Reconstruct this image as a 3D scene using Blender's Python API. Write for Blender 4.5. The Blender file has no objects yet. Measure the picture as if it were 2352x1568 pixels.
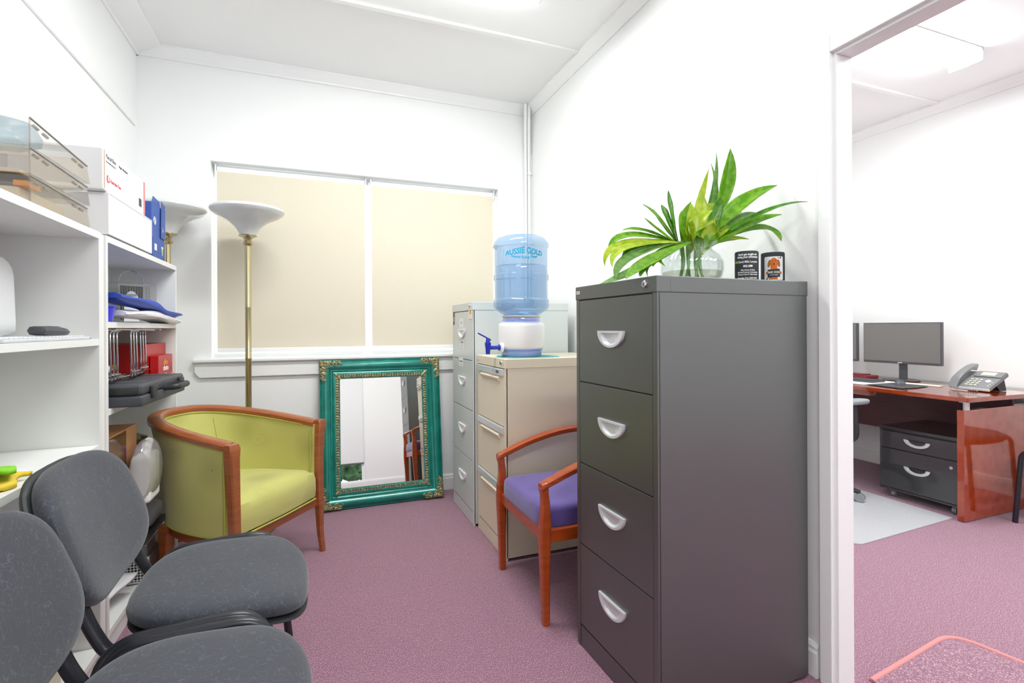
import bpy, bmesh, math, random
from mathutils import Vector, Matrix
random.seed(7)
R = math.radians
C = bpy.context.scene.collection

# ---------------------------------------------------------------- camera
F, TH, PX, PY, H, RO = 1165.0, math.atan(451/1165.0), 1176.0, 752.0, 1.17, 0.0046
cam_d = bpy.data.cameras.new('camera'); cam = bpy.data.objects.new('camera', cam_d); C.objects.link(cam)
cam_d.sensor_width = 36; cam_d.lens = 36*F/2352; cam_d.shift_y = -(784-PY)/2352
cam_d.clip_start = 0.05
cam.matrix_world = Matrix.Translation((0, 0, H)) @ Matrix.Rotation(-TH, 4, 'Z') @ Matrix.Rotation(R(90), 4, 'X') @ Matrix.Rotation(-RO, 4, 'Z')
bpy.context.scene.camera = cam

def ray(x, y):
    u, v = x-PX, y-PY
    c, s = math.cos(RO), math.sin(RO)
    uu, vv = u*c-v*s, u*s+v*c
    return Vector((math.sin(TH)+math.cos(TH)*uu/F, math.cos(TH)-math.sin(TH)*uu/F, -vv/F))
def at(x, y, X=None, Y=None, Z=None):
    """measured point of the photograph -> place in the room, on a known plane"""
    d = ray(x, y)
    t = X/d.x if X is not None else Y/d.y if Y is not None else (Z-H)/d.z
    p = d*t; return Vector((p.x, p.y, p.z+H))

# ---------------------------------------------------------------- world, exposure
w = bpy.data.worlds.new('world'); bpy.context.scene.world = w; w.use_nodes = True
bg = w.node_tree.nodes['Background']; bg.inputs['Color'].default_value = (0.93, 0.96, 1, 1); bg.inputs['Strength'].default_value = 2.2
vs = bpy.context.scene.view_settings
vs.view_transform = 'Standard'; vs.look = 'None'; vs.exposure = 0.22; vs.gamma = 1.0; vs.use_curve_mapping = False

LIGHT1, LIGHT2 = 20, 27      # watts of the seen and added ceiling fittings in the two rooms

# ---------------------------------------------------------------- materials
def srgb(h):
    if isinstance(h, str):
        h = tuple(int(h[i:i+2], 16)/255 for i in (0, 2, 4))
    return tuple((c/12.92 if c <= .04045 else ((c+.055)/1.055)**2.4) for c in h)+(1,)
def mat(name, col, rough=.5, metal=0., spec=.5, noise=None, bump=None, trans=0, coat=0, emis=None, sheen=0, alpha=1):
    m = bpy.data.materials.new(name); m.use_nodes = True; nt = m.node_tree; b = nt.nodes['Principled BSDF']
    b.inputs['Base Color'].default_value = srgb(col); b.inputs['Roughness'].default_value = rough
    b.inputs['Metallic'].default_value = metal; b.inputs['Specular IOR Level'].default_value = spec
    b.inputs['Transmission Weight'].default_value = trans; b.inputs['Coat Weight'].default_value = coat
    b.inputs['Sheen Weight'].default_value = sheen; b.inputs['Alpha'].default_value = alpha
    if emis: b.inputs['Emission Color'].default_value = srgb(emis[0]); b.inputs['Emission Strength'].default_value = emis[1]
    tc = nt.nodes.new('ShaderNodeTexCoord')
    if noise:   # (scale, colour2, factor)
        n = nt.nodes.new('ShaderNodeTexNoise'); n.inputs['Scale'].default_value = noise[0]; n.inputs['Detail'].default_value = 4
        nt.links.new(tc.outputs['Object'], n.inputs['Vector'])
        mx = nt.nodes.new('ShaderNodeMix'); mx.data_type = 'RGBA'
        mr = nt.nodes.new('ShaderNodeMapRange'); mr.inputs[1].default_value = .35; mr.inputs[2].default_value = .65; mr.inputs[4].default_value = noise[2]
        nt.links.new(n.outputs[0], mr.inputs[0]); nt.links.new(mr.outputs[0], mx.inputs[0])
        mx.inputs[6].default_value = srgb(col); mx.inputs[7].default_value = srgb(noise[1])
        nt.links.new(mx.outputs[2], b.inputs['Base Color'])
    if bump:    # (scale, strength)
        n2 = nt.nodes.new('ShaderNodeTexNoise'); n2.inputs['Scale'].default_value = bump[0]; n2.inputs['Detail'].default_value = 3
        nt.links.new(tc.outputs['Object'], n2.inputs['Vector'])
        bp = nt.nodes.new('ShaderNodeBump'); bp.inputs['Strength'].default_value = bump[1]; bp.inputs['Distance'].default_value = .002
        nt.links.new(n2.outputs[0], bp.inputs['Height']); nt.links.new(bp.outputs[0], b.inputs['Normal'])
    return m
def thin(name, tint, gloss=.12, body=None, bodyf=.0, rough=.03):
    """thin clear sheet: lets light through, tinted, with a surface reflection and an optional milky body"""
    m = bpy.data.materials.new(name); m.use_nodes = True; nt = m.node_tree
    nt.nodes.remove(nt.nodes['Principled BSDF']); out = nt.nodes['Material Output']
    tr = nt.nodes.new('ShaderNodeBsdfTransparent'); tr.inputs[0].default_value = srgb(tint)
    gl = nt.nodes.new('ShaderNodeBsdfGlossy'); gl.inputs['Roughness'].default_value = rough
    lw = nt.nodes.new('ShaderNodeLayerWeight'); lw.inputs[0].default_value = .25
    mr = nt.nodes.new('ShaderNodeMapRange'); mr.inputs[3].default_value = gloss*.4; mr.inputs[4].default_value = min(1, gloss*4)
    nt.links.new(lw.outputs['Facing'], mr.inputs[0])
    mix = nt.nodes.new('ShaderNodeMixShader'); nt.links.new(mr.outputs[0], mix.inputs[0])
    src = tr
    if body:
        df = nt.nodes.new('ShaderNodeBsdfDiffuse'); df.inputs[0].default_value = srgb(body)
        tl = nt.nodes.new('ShaderNodeBsdfTranslucent'); tl.inputs[0].default_value = srgb(body)
        a = nt.nodes.new('ShaderNodeMixShader'); a.inputs[0].default_value = .5
        nt.links.new(df.outputs[0], a.inputs[1]); nt.links.new(tl.outputs[0], a.inputs[2])
        m2 = nt.nodes.new('ShaderNodeMixShader'); m2.inputs[0].default_value = bodyf
        nt.links.new(tr.outputs[0], m2.inputs[1]); nt.links.new(a.outputs[0], m2.inputs[2]); src = m2
    nt.links.new(src.outputs[0], mix.inputs[1]); nt.links.new(gl.outputs[0], mix.inputs[2])
    nt.links.new(mix.outputs[0], out.inputs[0]); return m

def carpet_mat():
    m = bpy.data.materials.new('carpet'); m.use_nodes = True; nt = m.node_tree; b = nt.nodes['Principled BSDF']
    b.inputs['Roughness'].default_value = .95; b.inputs['Specular IOR Level'].default_value = .1; b.inputs['Sheen Weight'].default_value = .3
    tc = nt.nodes.new('ShaderNodeTexCoord'); mp = nt.nodes.new('ShaderNodeMapping'); mp.inputs['Rotation'].default_value = (0, 0, R(35)); mp.inputs['Scale'].default_value = (1, .5, 1)
    nt.links.new(tc.outputs['Object'], mp.inputs[0])
    n = nt.nodes.new('ShaderNodeTexNoise'); n.inputs['Scale'].default_value = 430; n.inputs['Detail'].default_value = 2
    nt.links.new(mp.outputs[0], n.inputs['Vector'])
    cr = nt.nodes.new('ShaderNodeValToRGB'); e = cr.color_ramp
    e.elements[0].position = .3; e.elements[0].color = srgb('7E566C'); e.elements[1].position = .47; e.elements[1].color = srgb('90637A')
    for p, c in ((.57, 'A27689'), (.63, 'CCAAB4'), (.69, 'ECCFC6')):
        k = e.elements.new(p); k.color = srgb(c)
    nt.links.new(n.outputs[0], cr.inputs[0])
    n2 = nt.nodes.new('ShaderNodeTexNoise'); n2.inputs['Scale'].default_value = 2.2; nt.links.new(tc.outputs['Object'], n2.inputs['Vector'])
    sx = nt.nodes.new('ShaderNodeSeparateXYZ'); nt.links.new(tc.outputs['Object'], sx.inputs[0])
    wv = nt.nodes.new('ShaderNodeTexWave'); wv.inputs['Scale'].default_value = 60; wv.inputs['Distortion'].default_value = 1.2
    mp2 = nt.nodes.new('ShaderNodeMapping'); mp2.inputs['Rotation'].default_value = (0, 0, R(-20)); nt.links.new(tc.outputs['Object'], mp2.inputs[0]); nt.links.new(mp2.outputs[0], wv.inputs[0])
    mx = nt.nodes.new('ShaderNodeMix'); mx.data_type = 'RGBA'; mx.blend_type = 'MULTIPLY'; mx.inputs[0].default_value = .16
    nt.links.new(cr.outputs[0], mx.inputs[6]); nt.links.new(wv.outputs['Color'], mx.inputs[7])
    nt.links.new(mx.outputs[2], b.inputs['Base Color'])
    bp = nt.nodes.new('ShaderNodeBump'); bp.inputs['Strength'].default_value = .4; bp.inputs['Distance'].default_value = .003
    nt.links.new(n.outputs[0], bp.inputs['Height']); nt.links.new(bp.outputs[0], b.inputs['Normal'])
    return m

def squiggle_mat():      # dark office fabric with a woven squiggle
    m = bpy.data.materials.new('squiggle_fabric'); m.use_nodes = True; nt = m.node_tree; b = nt.nodes['Principled BSDF']
    b.inputs['Roughness'].default_value = .8; b.inputs['Sheen Weight'].default_value = .25; b.inputs['Specular IOR Level'].default_value = .35
    tc = nt.nodes.new('ShaderNodeTexCoord')
    n = nt.nodes.new('ShaderNodeTexNoise'); n.inputs['Scale'].default_value = 40; n.inputs['Detail'].default_value = 0; n.inputs['Distortion'].default_value = 1.6
    nt.links.new(tc.outputs['Object'], n.inputs['Vector'])
    cr = nt.nodes.new('ShaderNodeValToRGB'); e = cr.color_ramp
    base, line = srgb('393B43'), srgb('4E515B')
    e.elements[0].position = .46; e.elements[0].color = base; e.elements[1].position = .5; e.elements[1].color = line
    k = e.elements.new(.535); k.color = base
    nt.links.new(n.outputs[0], cr.inputs[0]); nt.links.new(cr.outputs[0], b.inputs['Base Color'])
    n2 = nt.nodes.new('ShaderNodeTexNoise'); n2.inputs['Scale'].default_value = 600; nt.links.new(tc.outputs['Object'], n2.inputs['Vector'])
    bp = nt.nodes.new('ShaderNodeBump'); bp.inputs['Strength'].default_value = .3; bp.inputs['Distance'].default_value = .001
    nt.links.new(n2.outputs[0], bp.inputs['Height']); nt.links.new(bp.outputs[0], b.inputs['Normal'])
    return m

def ring_mat():         # lime upholstery with tree-ring motifs
    m = bpy.data.materials.new('lime_upholstery'); m.use_nodes = True; nt = m.node_tree; b = nt.nodes['Principled BSDF']
    b.inputs['Roughness'].default_value = .62; b.inputs['Sheen Weight'].default_value = .3; b.inputs['Specular IOR Level'].default_value = .35
    tc = nt.nodes.new('ShaderNodeTexCoord')
    nz = nt.nodes.new('ShaderNodeTexNoise'); nz.inputs['Scale'].default_value = 7; nt.links.new(tc.outputs['Object'], nz.inputs['Vector'])
    vm = nt.nodes.new('ShaderNodeVectorMath'); vm.operation = 'MULTIPLY_ADD'; vm.inputs[1].default_value = (.035, .035, .035)
    nt.links.new(nz.outputs['Color'], vm.inputs[0]); nt.links.new(tc.outputs['Object'], vm.inputs[2])
    vo = nt.nodes.new('ShaderNodeTexVoronoi'); vo.inputs['Scale'].default_value = 4.6; nt.links.new(vm.outputs[0], vo.inputs['Vector'])
    mu = nt.nodes.new('ShaderNodeMath'); mu.operation = 'MULTIPLY'; mu.inputs[1].default_value = 210; nt.links.new(vo.outputs['Distance'], mu.inputs[0])
    sn = nt.nodes.new('ShaderNodeMath'); sn.operation = 'SINE'; nt.links.new(mu.outputs[0], sn.inputs[0])
    fa = nt.nodes.new('ShaderNodeMapRange'); fa.inputs[1].default_value = .06; fa.inputs[2].default_value = .48; fa.inputs[3].default_value = .75; fa.inputs[4].default_value = 0
    nt.links.new(vo.outputs['Distance'], fa.inputs[0])
    m2 = nt.nodes.new('ShaderNodeMath'); m2.operation = 'MULTIPLY_ADD'; m2.inputs[1].default_value = .3; m2.inputs[2].default_value = .55
    nt.links.new(sn.outputs[0], m2.inputs[0])
    m3 = nt.nodes.new('ShaderNodeMath'); m3.operation = 'MULTIPLY'; nt.links.new(m2.outputs[0], m3.inputs[0]); nt.links.new(fa.outputs[0], m3.inputs[1])
    mx = nt.nodes.new('ShaderNodeMix'); mx.data_type = 'RGBA'; mx.inputs[6].default_value = srgb('C7C470'); mx.inputs[7].default_value = srgb('86823E')
    nt.links.new(m3.outputs[0], mx.inputs[0]); nt.links.new(mx.outputs[2], b.inputs['Base Color'])
    return m

def wood_mat(name, c1, c2, rough=.35, coat=.3, axis=(1, 1, 12)):
    m = bpy.data.materials.new(name); m.use_nodes = True; nt = m.node_tree; b = nt.nodes['Principled BSDF']
    b.inputs['Roughness'].default_value = rough; b.inputs['Coat Weight'].default_value = coat; b.inputs['Coat Roughness'].default_value = .06
    tc = nt.nodes.new('ShaderNodeTexCoord'); mp = nt.nodes.new('ShaderNodeMapping'); mp.inputs['Scale'].default_value = axis
    nt.links.new(tc.outputs['Object'], mp.inputs[0])
    n = nt.nodes.new('ShaderNodeTexNoise'); n.inputs['Scale'].default_value = 6; n.inputs['Detail'].default_value = 5; nt.links.new(mp.outputs[0], n.inputs['Vector'])
    cr = nt.nodes.new('ShaderNodeValToRGB'); e = cr.color_ramp; e.elements[0].position = .3; e.elements[1].position = .7
    e.elements[0].color = srgb(c1); e.elements[1].color = srgb(c2)
    nt.links.new(n.outputs[0], cr.inputs[0]); nt.links.new(cr.outputs[0], b.inputs['Base Color'])
    return m

def leaf_mat(name, c1, c2):
    m = bpy.data.materials.new(name); m.use_nodes = True; nt = m.node_tree; b = nt.nodes['Principled BSDF']
    b.inputs['Roughness'].default_value = .32; b.inputs['Subsurface Weight'].default_value = 0
    tc = nt.nodes.new('ShaderNodeTexCoord'); n = nt.nodes.new('ShaderNodeTexNoise'); n.inputs['Scale'].default_value = 45; n.inputs['Detail'].default_value = 3
    nt.links.new(tc.outputs['Object'], n.inputs['Vector'])
    cr = nt.nodes.new('ShaderNodeValToRGB'); e = cr.color_ramp; e.elements[0].position = .4; e.elements[1].position = .6
    e.elements[0].color = srgb(c1); e.elements[1].color = srgb(c2)
    nt.links.new(n.outputs[0], cr.inputs[0]); nt.links.new(cr.outputs[0], b.inputs['Base Color'])
    tl = nt.nodes.new('ShaderNodeBsdfTranslucent'); nt.links.new(cr.outputs[0], tl.inputs[0])
    mx = nt.nodes.new('ShaderNodeMixShader'); mx.inputs[0].default_value = .35
    nt.links.new(b.outputs[0], mx.inputs[1]); nt.links.new(tl.outputs[0], mx.inputs[2]); nt.links.new(mx.outputs[0], nt.nodes['Material Output'].inputs[0])
    return m

def crock_mat():
    m = mat('glazed_ceramic', 'F6F4F2', .12, coat=.5); nt = m.node_tree; b = nt.nodes['Principled BSDF']
    tc = nt.nodes.new('ShaderNodeTexCoord'); s = nt.nodes.new('ShaderNodeSeparateXYZ'); nt.links.new(tc.outputs['Object'], s.inputs[0])
    cr = nt.nodes.new('ShaderNodeValToRGB'); e = cr.color_ramp; mr = nt.nodes.new('ShaderNodeMapRange'); mr.inputs[2].default_value = .21
    nt.links.new(s.outputs['Z'], mr.inputs[0]); nt.links.new(mr.outputs[0], cr.inputs[0])
    e.elements[0].position = 0; e.elements[0].color = srgb('A9B6DC'); e.elements[1].position = .13; e.elements[1].color = srgb('8E9AD8')
    for p, c in ((.17, '6C78CC'), (.24, 'F6F4F2'), (.83, 'F6F4F2'), (.9, '8C98DC'), (.97, 'A8B2E4')):
        k = e.elements.new(p); k.color = srgb(c)
    nt.links.new(cr.outputs[0], b.inputs['Base Color']); return m

def blind_mat():
    m = bpy.data.materials.new('blind_fabric'); m.use_nodes = True; nt = m.node_tree; b = nt.nodes['Principled BSDF']
    col = srgb('E3D5B8'); b.inputs['Base Color'].default_value = col; b.inputs['Roughness'].default_value = .9
    tc = nt.nodes.new('ShaderNodeTexCoord'); mp = nt.nodes.new('ShaderNodeMapping'); mp.inputs['Scale'].default_value = (8, 8, 160); nt.links.new(tc.outputs['Object'], mp.inputs[0])
    n = nt.nodes.new('ShaderNodeTexNoise'); n.inputs['Scale'].default_value = 4; nt.links.new(mp.outputs[0], n.inputs['Vector'])
    cr = nt.nodes.new('ShaderNodeValToRGB'); cr.color_ramp.elements[0].color = srgb('E4DAC4'); cr.color_ramp.elements[1].color = srgb('EEE6D4')
    nt.links.new(n.outputs[0], cr.inputs[0]); nt.links.new(cr.outputs[0], b.inputs['Base Color'])
    tl = nt.nodes.new('ShaderNodeBsdfTranslucent'); tl.inputs[0].default_value = srgb('F0E8D8')
    mx = nt.nodes.new('ShaderNodeMixShader'); mx.inputs[0].default_value = .05
    nt.links.new(b.outputs[0], mx.inputs[1]); nt.links.new(tl.outputs[0], mx.inputs[2]); nt.links.new(mx.outputs[0], nt.nodes['Material Output'].inputs[0])
    return m

def perforated_mat():
    m = mat('perforated_metal', 'C9CBCD', .4, .3); nt = m.node_tree; b = nt.nodes['Principled BSDF']
    tc = nt.nodes.new('ShaderNodeTexCoord'); vo = nt.nodes.new('ShaderNodeTexVoronoi'); vo.inputs['Scale'].default_value = 85; vo.inputs['Randomness'].default_value = .05
    nt.links.new(tc.outputs['Object'], vo.inputs['Vector']); cr = nt.nodes.new('ShaderNodeValToRGB'); e = cr.color_ramp
    e.elements[0].position = .36; e.elements[0].color = (.01, .01, .01, 1); e.elements[1].position = .42; e.elements[1].color = srgb('C9CBCD')
    nt.links.new(vo.outputs['Distance'], cr.inputs[0]); nt.links.new(cr.outputs[0], b.inputs['Base Color']); return m

M = {}
M['wall'] = mat('wall_paint', 'F8F8F8', .85, spec=.2, bump=(180, .05))
M['ceiling'] = mat('ceiling_paint', 'F9F9F9', .9, spec=.2)
M['trim'] = mat('trim_gloss_paint', 'F6F6F6', .35)
M['carpet'] = carpet_mat()
M['white'] = mat('white_laminate', 'F0F0EE', .4)
M['white_edge'] = mat('white_edging', 'F4F2EC', .4)
M['blackcab'] = mat('black_enamel', '777A79', .37, .9)
M['gapshade'] = mat('gap_shade', '0A0A0A', .6)  # painted shade for drawer gaps and keyholes
M['greycab'] = mat('grey_enamel', 'D4D8D6', .35, .08)
M['beigecab'] = mat('beige_enamel', 'E8DCC4', .38, .05)
M['silver'] = mat('silver_plastic', 'DADCE0', .28, .35)
M['whiteplastic'] = mat('white_plastic', 'F2F3F5', .3)
M['chrome'] = mat('chrome', 'E4E4E6', .12, 1)
M['wirechrome'] = mat('chrome_wire', 'C4C6CA', .2, 1)
M['brass'] = mat('antique_brass', 'C0B48C', .24, .95)
M['opal'] = mat('opal_glass', 'DADDDC', .22, coat=.4)
M['squiggle'] = squiggle_mat()
M['blackplastic'] = mat('black_plastic', '2C2E30', .45)
M['blacktube'] = mat('black_powder_coat', '2E2F35', .3, .3)
M['lime'] = ring_mat()
M['limepiping'] = mat('lime_piping', 'B2B04E', .6)
M['cherry'] = wood_mat('cherry_wood', '96502A', 'AC6236', .32, .4)
M['redwood'] = wood_mat('red_cherry_wood', '9E3E12', 'B64E1A', .3, .4)
M['desk'] = wood_mat('lacquered_mahogany', '94340F', 'AC4418', .10, 1.0, (3, 3, 3))
M['deskdark'] = wood_mat('dark_mahogany', '42121A', '541A20', .5, .1)
M['purple'] = mat('purple_velvet', '54428A', .85, sheen=.4, noise=(9, '66549A', .8))
M['teal'] = mat('teal_lacquer', '158C7E', .28, .15, coat=.5, noise=(14, '0E7468', .8))
M['gilt'] = mat('worn_gilt', 'B8AA7A', .4, .55, noise=(60, '5E6650', .9), bump=(120, .6))
M['mirror'] = mat('mirror_glass', 'F4F4F2', .01, 1)
M['ceramic'] = crock_mat()
M['bluetap'] = mat('blue_plastic', '2238B4', .3)
M['bottle'] = thin('blue_polycarbonate', 'DDEBF8', .12, 'BCD6F2', .26, .08)
M['water'] = thin('water', 'E8F1F9', .10)
M['glass'] = thin('clear_glass', 'FAFDFC', .12)
M['vasewater'] = thin('vase_water', 'F3F2EA', .12)
M['pane'] = thin('window_glass', 'F6FAFA', .08)
M['smoke'] = thin('smoke_acrylic', 'F3F0ED', .12)
M['traygrey'] = mat('smoke_edge', '8E8A88', .3)
M['clearplastic'] = thin('clear_plastic', 'F2F2F2', .14)
M['filmwrap'] = thin('plastic_film', 'F0F0F0', .25, 'F2F2F2', .45, .15)
M['leaf1'] = leaf_mat('leaf_mid_green', '69AC14', '8FC430')
M['leaf2'] = leaf_mat('leaf_yellow_green', 'AECE26', 'CCDC48')
M['leaf3'] = leaf_mat('leaf_dark_green', '4A8E18', '6CA832')
M['leaf4'] = leaf_mat('leaf_grey_green', '74A852', '94BC6C')
M['blind'] = blind_mat()
M['text_teal'] = mat('teal_print', '12A6CC', .5)
M['text_white'] = mat('white_print', 'F4F4F4', .5)
M['text_black'] = mat('grey_print', '5A5A5E', .6)
M['text_red'] = mat('red_print', 'D0505C', .6)
M['text_green'] = mat('lime_print', 'A8D020', .6)
M['text_orange'] = mat('orange_print', 'F0A020', .6)
M['neoprene'] = mat('charcoal_neoprene', '34363C', .8)
M['orange_fur'] = mat('orange_print_fur', 'E07A14', .7, noise=(90, 'C05C10', .7))
M['brown_fur'] = mat('brown_print_fur', 'A8682C', .7)
M['card_white'] = mat('white_card', 'F0F0F2', .6)
M['card_grey'] = mat('pale_grey_card', 'DADCE2', .6)
M['card_blue'] = mat('blue_card', '3A5AA8', .45)
M['card_red'] = mat('red_card', 'B81418', .4)
M['card_pink'] = mat('salmon_card', 'D8868A', .5)
M['card_tan'] = mat('tan_card', 'C08C5C', .6)
M['bluebag'] = mat('blue_nylon', '1A44B4', .5, bump=(25, .6))
M['whitebag'] = mat('white_poly_bag', 'ECEAF0', .35, bump=(18, .9))
M['purpleplastic'] = mat('violet_blue_plastic', '4A4CE0', .25)
M['purplebox'] = mat('purple_packaging', '7C1CC8', .4)
M['cream'] = mat('cream_board', 'E6DCCA', .6)
M['casegrey'] = mat('dark_grey_case', '44464C', .5)
M['steel'] = mat('brushed_steel', 'A8A49C', .22, .95)
M['darkred'] = mat('dark_red_cloth', '5A1010', .8)
M['greyfoam'] = mat('grey_cushion', 'B4B4B8', .8)
M['perf'] = perforated_mat()
M['greencloth'] = mat('lime_green_cloth', '86D02C', .8, bump=(40, .5))
M['yellowcloth'] = mat('yellow_cloth', 'E8C83C', .8, bump=(60, .7))
M['paper'] = mat('paper', 'F0F0F0', .7)
M['manila'] = mat('manila_paper', 'EEE6D0', .7)
M['bluefilm'] = thin('pale_blue_film', 'E8F5FC', .12, 'DCF0FC', .4, .2)
M['greywhite'] = mat('grey_keyboard', 'D2D4D6', .5)
M['pedestal'] = mat('black_gloss_enamel', '3C3C3E', .25, .2, coat=.6)
M['knifeblack'] = mat('black_knife_plastic', '1A1B1E', .3)
M['screen'] = mat('matte_screen', '72706E', .3)
M['monitorplastic'] = mat('monitor_plastic', '4A4A50', .4)
M['phoneplastic'] = mat('phone_plastic', '7C7C7E', .4)
M['lcd'] = mat('lcd', 'C8CCB8', .3)
M['chairmat'] = mat('grey_vinyl_mat', 'C4C4C8', .35, noise=(120, 'B8B8BE', .7))
M['pinkborder'] = mat('pink_rug_binding', 'D88C8C', .9)
M['redleather'] = mat('red_leather', '7C2028', .45)
M['armgrey'] = mat('grey_arm_pad', '8E9296', .5)
M['diffuser'] = mat('lit_diffuser', 'FFFFFF', .4, emis=('F8FFFC', 19.0))
M['foliage'] = mat('garden_foliage', '4A6A44', .8, noise=(12, '2C4A2A', 1))
M['tealcloth'] = mat('teal_dishcloth', '5FB0AE', .85)

# ---------------------------------------------------------------- mesh helpers
def new(): return bmesh.new()
def obj(name, bm, m, parent=None, smooth=False, loc=None, rot=None, label=None, kind=None):
    bmesh.ops.recalc_face_normals(bm, faces=bm.faces)
    me = bpy.data.meshes.new(name); bm.to_mesh(me); bm.free()
    for mm in (m if isinstance(m, (list, tuple)) else [m]): me.materials.append(mm)
    if smooth:
        me.shade_smooth()
        try: me.set_sharp_from_angle(angle=R(38))
        except Exception: pass
    o = bpy.data.objects.new(name, me); C.objects.link(o)
    if loc is not None: o.location = loc
    if rot is not None: o.rotation_euler = rot
    if parent: o.parent = parent
    if label: o['label'] = label
    if kind: o['kind'] = kind
    return o
def thing(name, label, cat, loc=(0, 0, 0), rz=0, group=None, rot=None):
    o = bpy.data.objects.new(name, None); C.objects.link(o); o.location = loc
    o.rotation_euler = rot if rot else (0, 0, rz); o.empty_display_size = .05
    o['label'] = label; o['category'] = cat
    if group: o['group'] = group
    return o
def tag(o, label, cat, group=None):
    o['label'] = label; o['category'] = cat
    if group: o['group'] = group
    return o
def struct(name, bm, m, parent=None, smooth=False):
    o = obj(name, bm, m, parent, smooth)
    if not parent: o['kind'] = 'structure'
    return o
def merge(bm, other):
    me = bpy.data.meshes.new('t'); other.to_mesh(me); other.free(); bm.from_mesh(me); bpy.data.meshes.remove(me); return bm
def box(bm, x0, x1, y0, y1, z0, z1, bev=0, seg=2, mi=0):
    t = new(); r = bmesh.ops.create_cube(t, size=1)
    for v in t.verts: v.co = Vector(((x0+x1)/2+v.co.x*(x1-x0), (y0+y1)/2+v.co.y*(y1-y0), (z0+z1)/2+v.co.z*(z1-z0)))
    if bev: bmesh.ops.bevel(t, geom=t.edges[:], offset=bev, segments=seg, affect='EDGES', profile=.5)
    for f in t.faces: f.material_index = mi
    return merge(bm, t)
def B(x0, x1, y0, y1, z0, z1, bev=0, seg=2): return box(new(), x0, x1, y0, y1, z0, z1, bev, seg)
def tube(bm, pts, r, n=10, cap=True, flat=1.0, closed=False, radii=None, up=None):
    pts = [Vector(p) for p in pts]; rings = []; N = len(pts); prev = None
    for i, p in enumerate(pts):
        if closed: d = pts[(i+1) % N]-pts[i-1]
        else: d = pts[min(i+1, N-1)]-pts[max(i-1, 0)]
        d.normalize()
        if prev is None:
            a = Vector(up) if up else (Vector((0, 0, 1)) if abs(d.z) < .9 else Vector((1, 0, 0)))
            u = d.cross(a).normalized()
        else:
            u = (prev-d*prev.dot(d)).normalized()
        prev = u; v = d.cross(u); rr = radii[i] if radii else r
        rings.append([bm.verts.new(p+u*math.cos(2*math.pi*k/n)*rr+v*math.sin(2*math.pi*k/n)*rr*flat) for k in range(n)])
    for i in range(N if closed else N-1):
        a, b = rings[i], rings[(i+1) % N]
        for k in range(n): bm.faces.new((a[k], a[(k+1) % n], b[(k+1) % n], b[k]))
    if cap and not closed: bm.faces.new(rings[0][::-1]); bm.faces.new(rings[-1])
    return bm
def smoothpath(pts, n=6):
    pts = [Vector(p) for p in pts]; out = []
    for i in range(len(pts)-1):
        p0 = pts[max(i-1, 0)]; p1 = pts[i]; p2 = pts[i+1]; p3 = pts[min(i+2, len(pts)-1)]
        for k in range(n):
            t = k/n; t2 = t*t; t3 = t2*t
            out.append(.5*((2*p1)+(-p0+p2)*t+(2*p0-5*p1+4*p2-p3)*t2+(-p0+3*p1-3*p2+p3)*t3))
    out.append(pts[-1]); return out
def fillet(pts, r, n=6):
    pts = [Vector(p) for p in pts]; out = [pts[0]]
    for i in range(1, len(pts)-1):
        a = (pts[i-1]-pts[i]); b = (pts[i+1]-pts[i]); rr = min(r, a.length*.48, b.length*.48)
        p = pts[i]+a.normalized()*rr; q = pts[i]+b.normalized()*rr
        for k in range(n+1):
            t = k/n; out.append((1-t)**2*p+2*t*(1-t)*pts[i]+t*t*q)
    out.append(pts[-1]); return out
def lathe(bm, prof, n=40, c=(0, 0, 0), cap=True, fn=None):
    rings = []
    for r, z in prof:
        rings.append([bm.verts.new(Vector(c)+Vector(((r*(fn(2*math.pi*k/n, z) if fn else 1))*math.cos(2*math.pi*k/n), (r*(fn(2*math.pi*k/n, z) if fn else 1))*math.sin(2*math.pi*k/n), z))) for k in range(n)])
    for a, b in zip(rings, rings[1:]):
        for k in range(n): bm.faces.new((a[k], a[(k+1) % n], b[(k+1) % n], b[k]))
    if cap: bm.faces.new(rings[0][::-1]); bm.faces.new(rings[-1])
    return bm
def cyl(bm, p, q, r, n=16, r2=None):
    return tube(bm, [p, q], r, n, radii=[r, r if r2 is None else r2])
def prism(bm, poly, axis, a, b, bev=0):
    """polygon in the two other axes, extruded along axis from a to b"""
    t = new()
    def P(u, v, w): return {'x': (w, u, v), 'y': (u, w, v), 'z': (u, v, w)}[axis]
    va = [t.verts.new(P(u, v, a)) for u, v in poly]; vb = [t.verts.new(P(u, v, b)) for u, v in poly]
    n = len(poly); t.faces.new(va); t.faces.new(vb[::-1])
    for i in range(n): t.faces.new((va[i], vb[i], vb[(i+1) % n], va[(i+1) % n]))
    bmesh.ops.recalc_face_normals(t, faces=t.faces)
    if bev: bmesh.ops.bevel(t, geom=t.edges[:], offset=bev, segments=2, affect='EDGES')
    return merge(bm, t)
def loft(bm, rings, closed=True, caps=(False, False)):
    vr = [[bm.verts.new(p) for p in r] for r in rings]; n = len(vr[0])
    for a, b in zip(vr, vr[1:]):
        for k in range(n if closed else n-1): bm.faces.new((a[k], a[(k+1) % n], b[(k+1) % n], b[k]))
    if caps[0]: bm.faces.new(vr[0][::-1])
    if caps[1]: bm.faces.new(vr[-1])
    return bm
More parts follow.
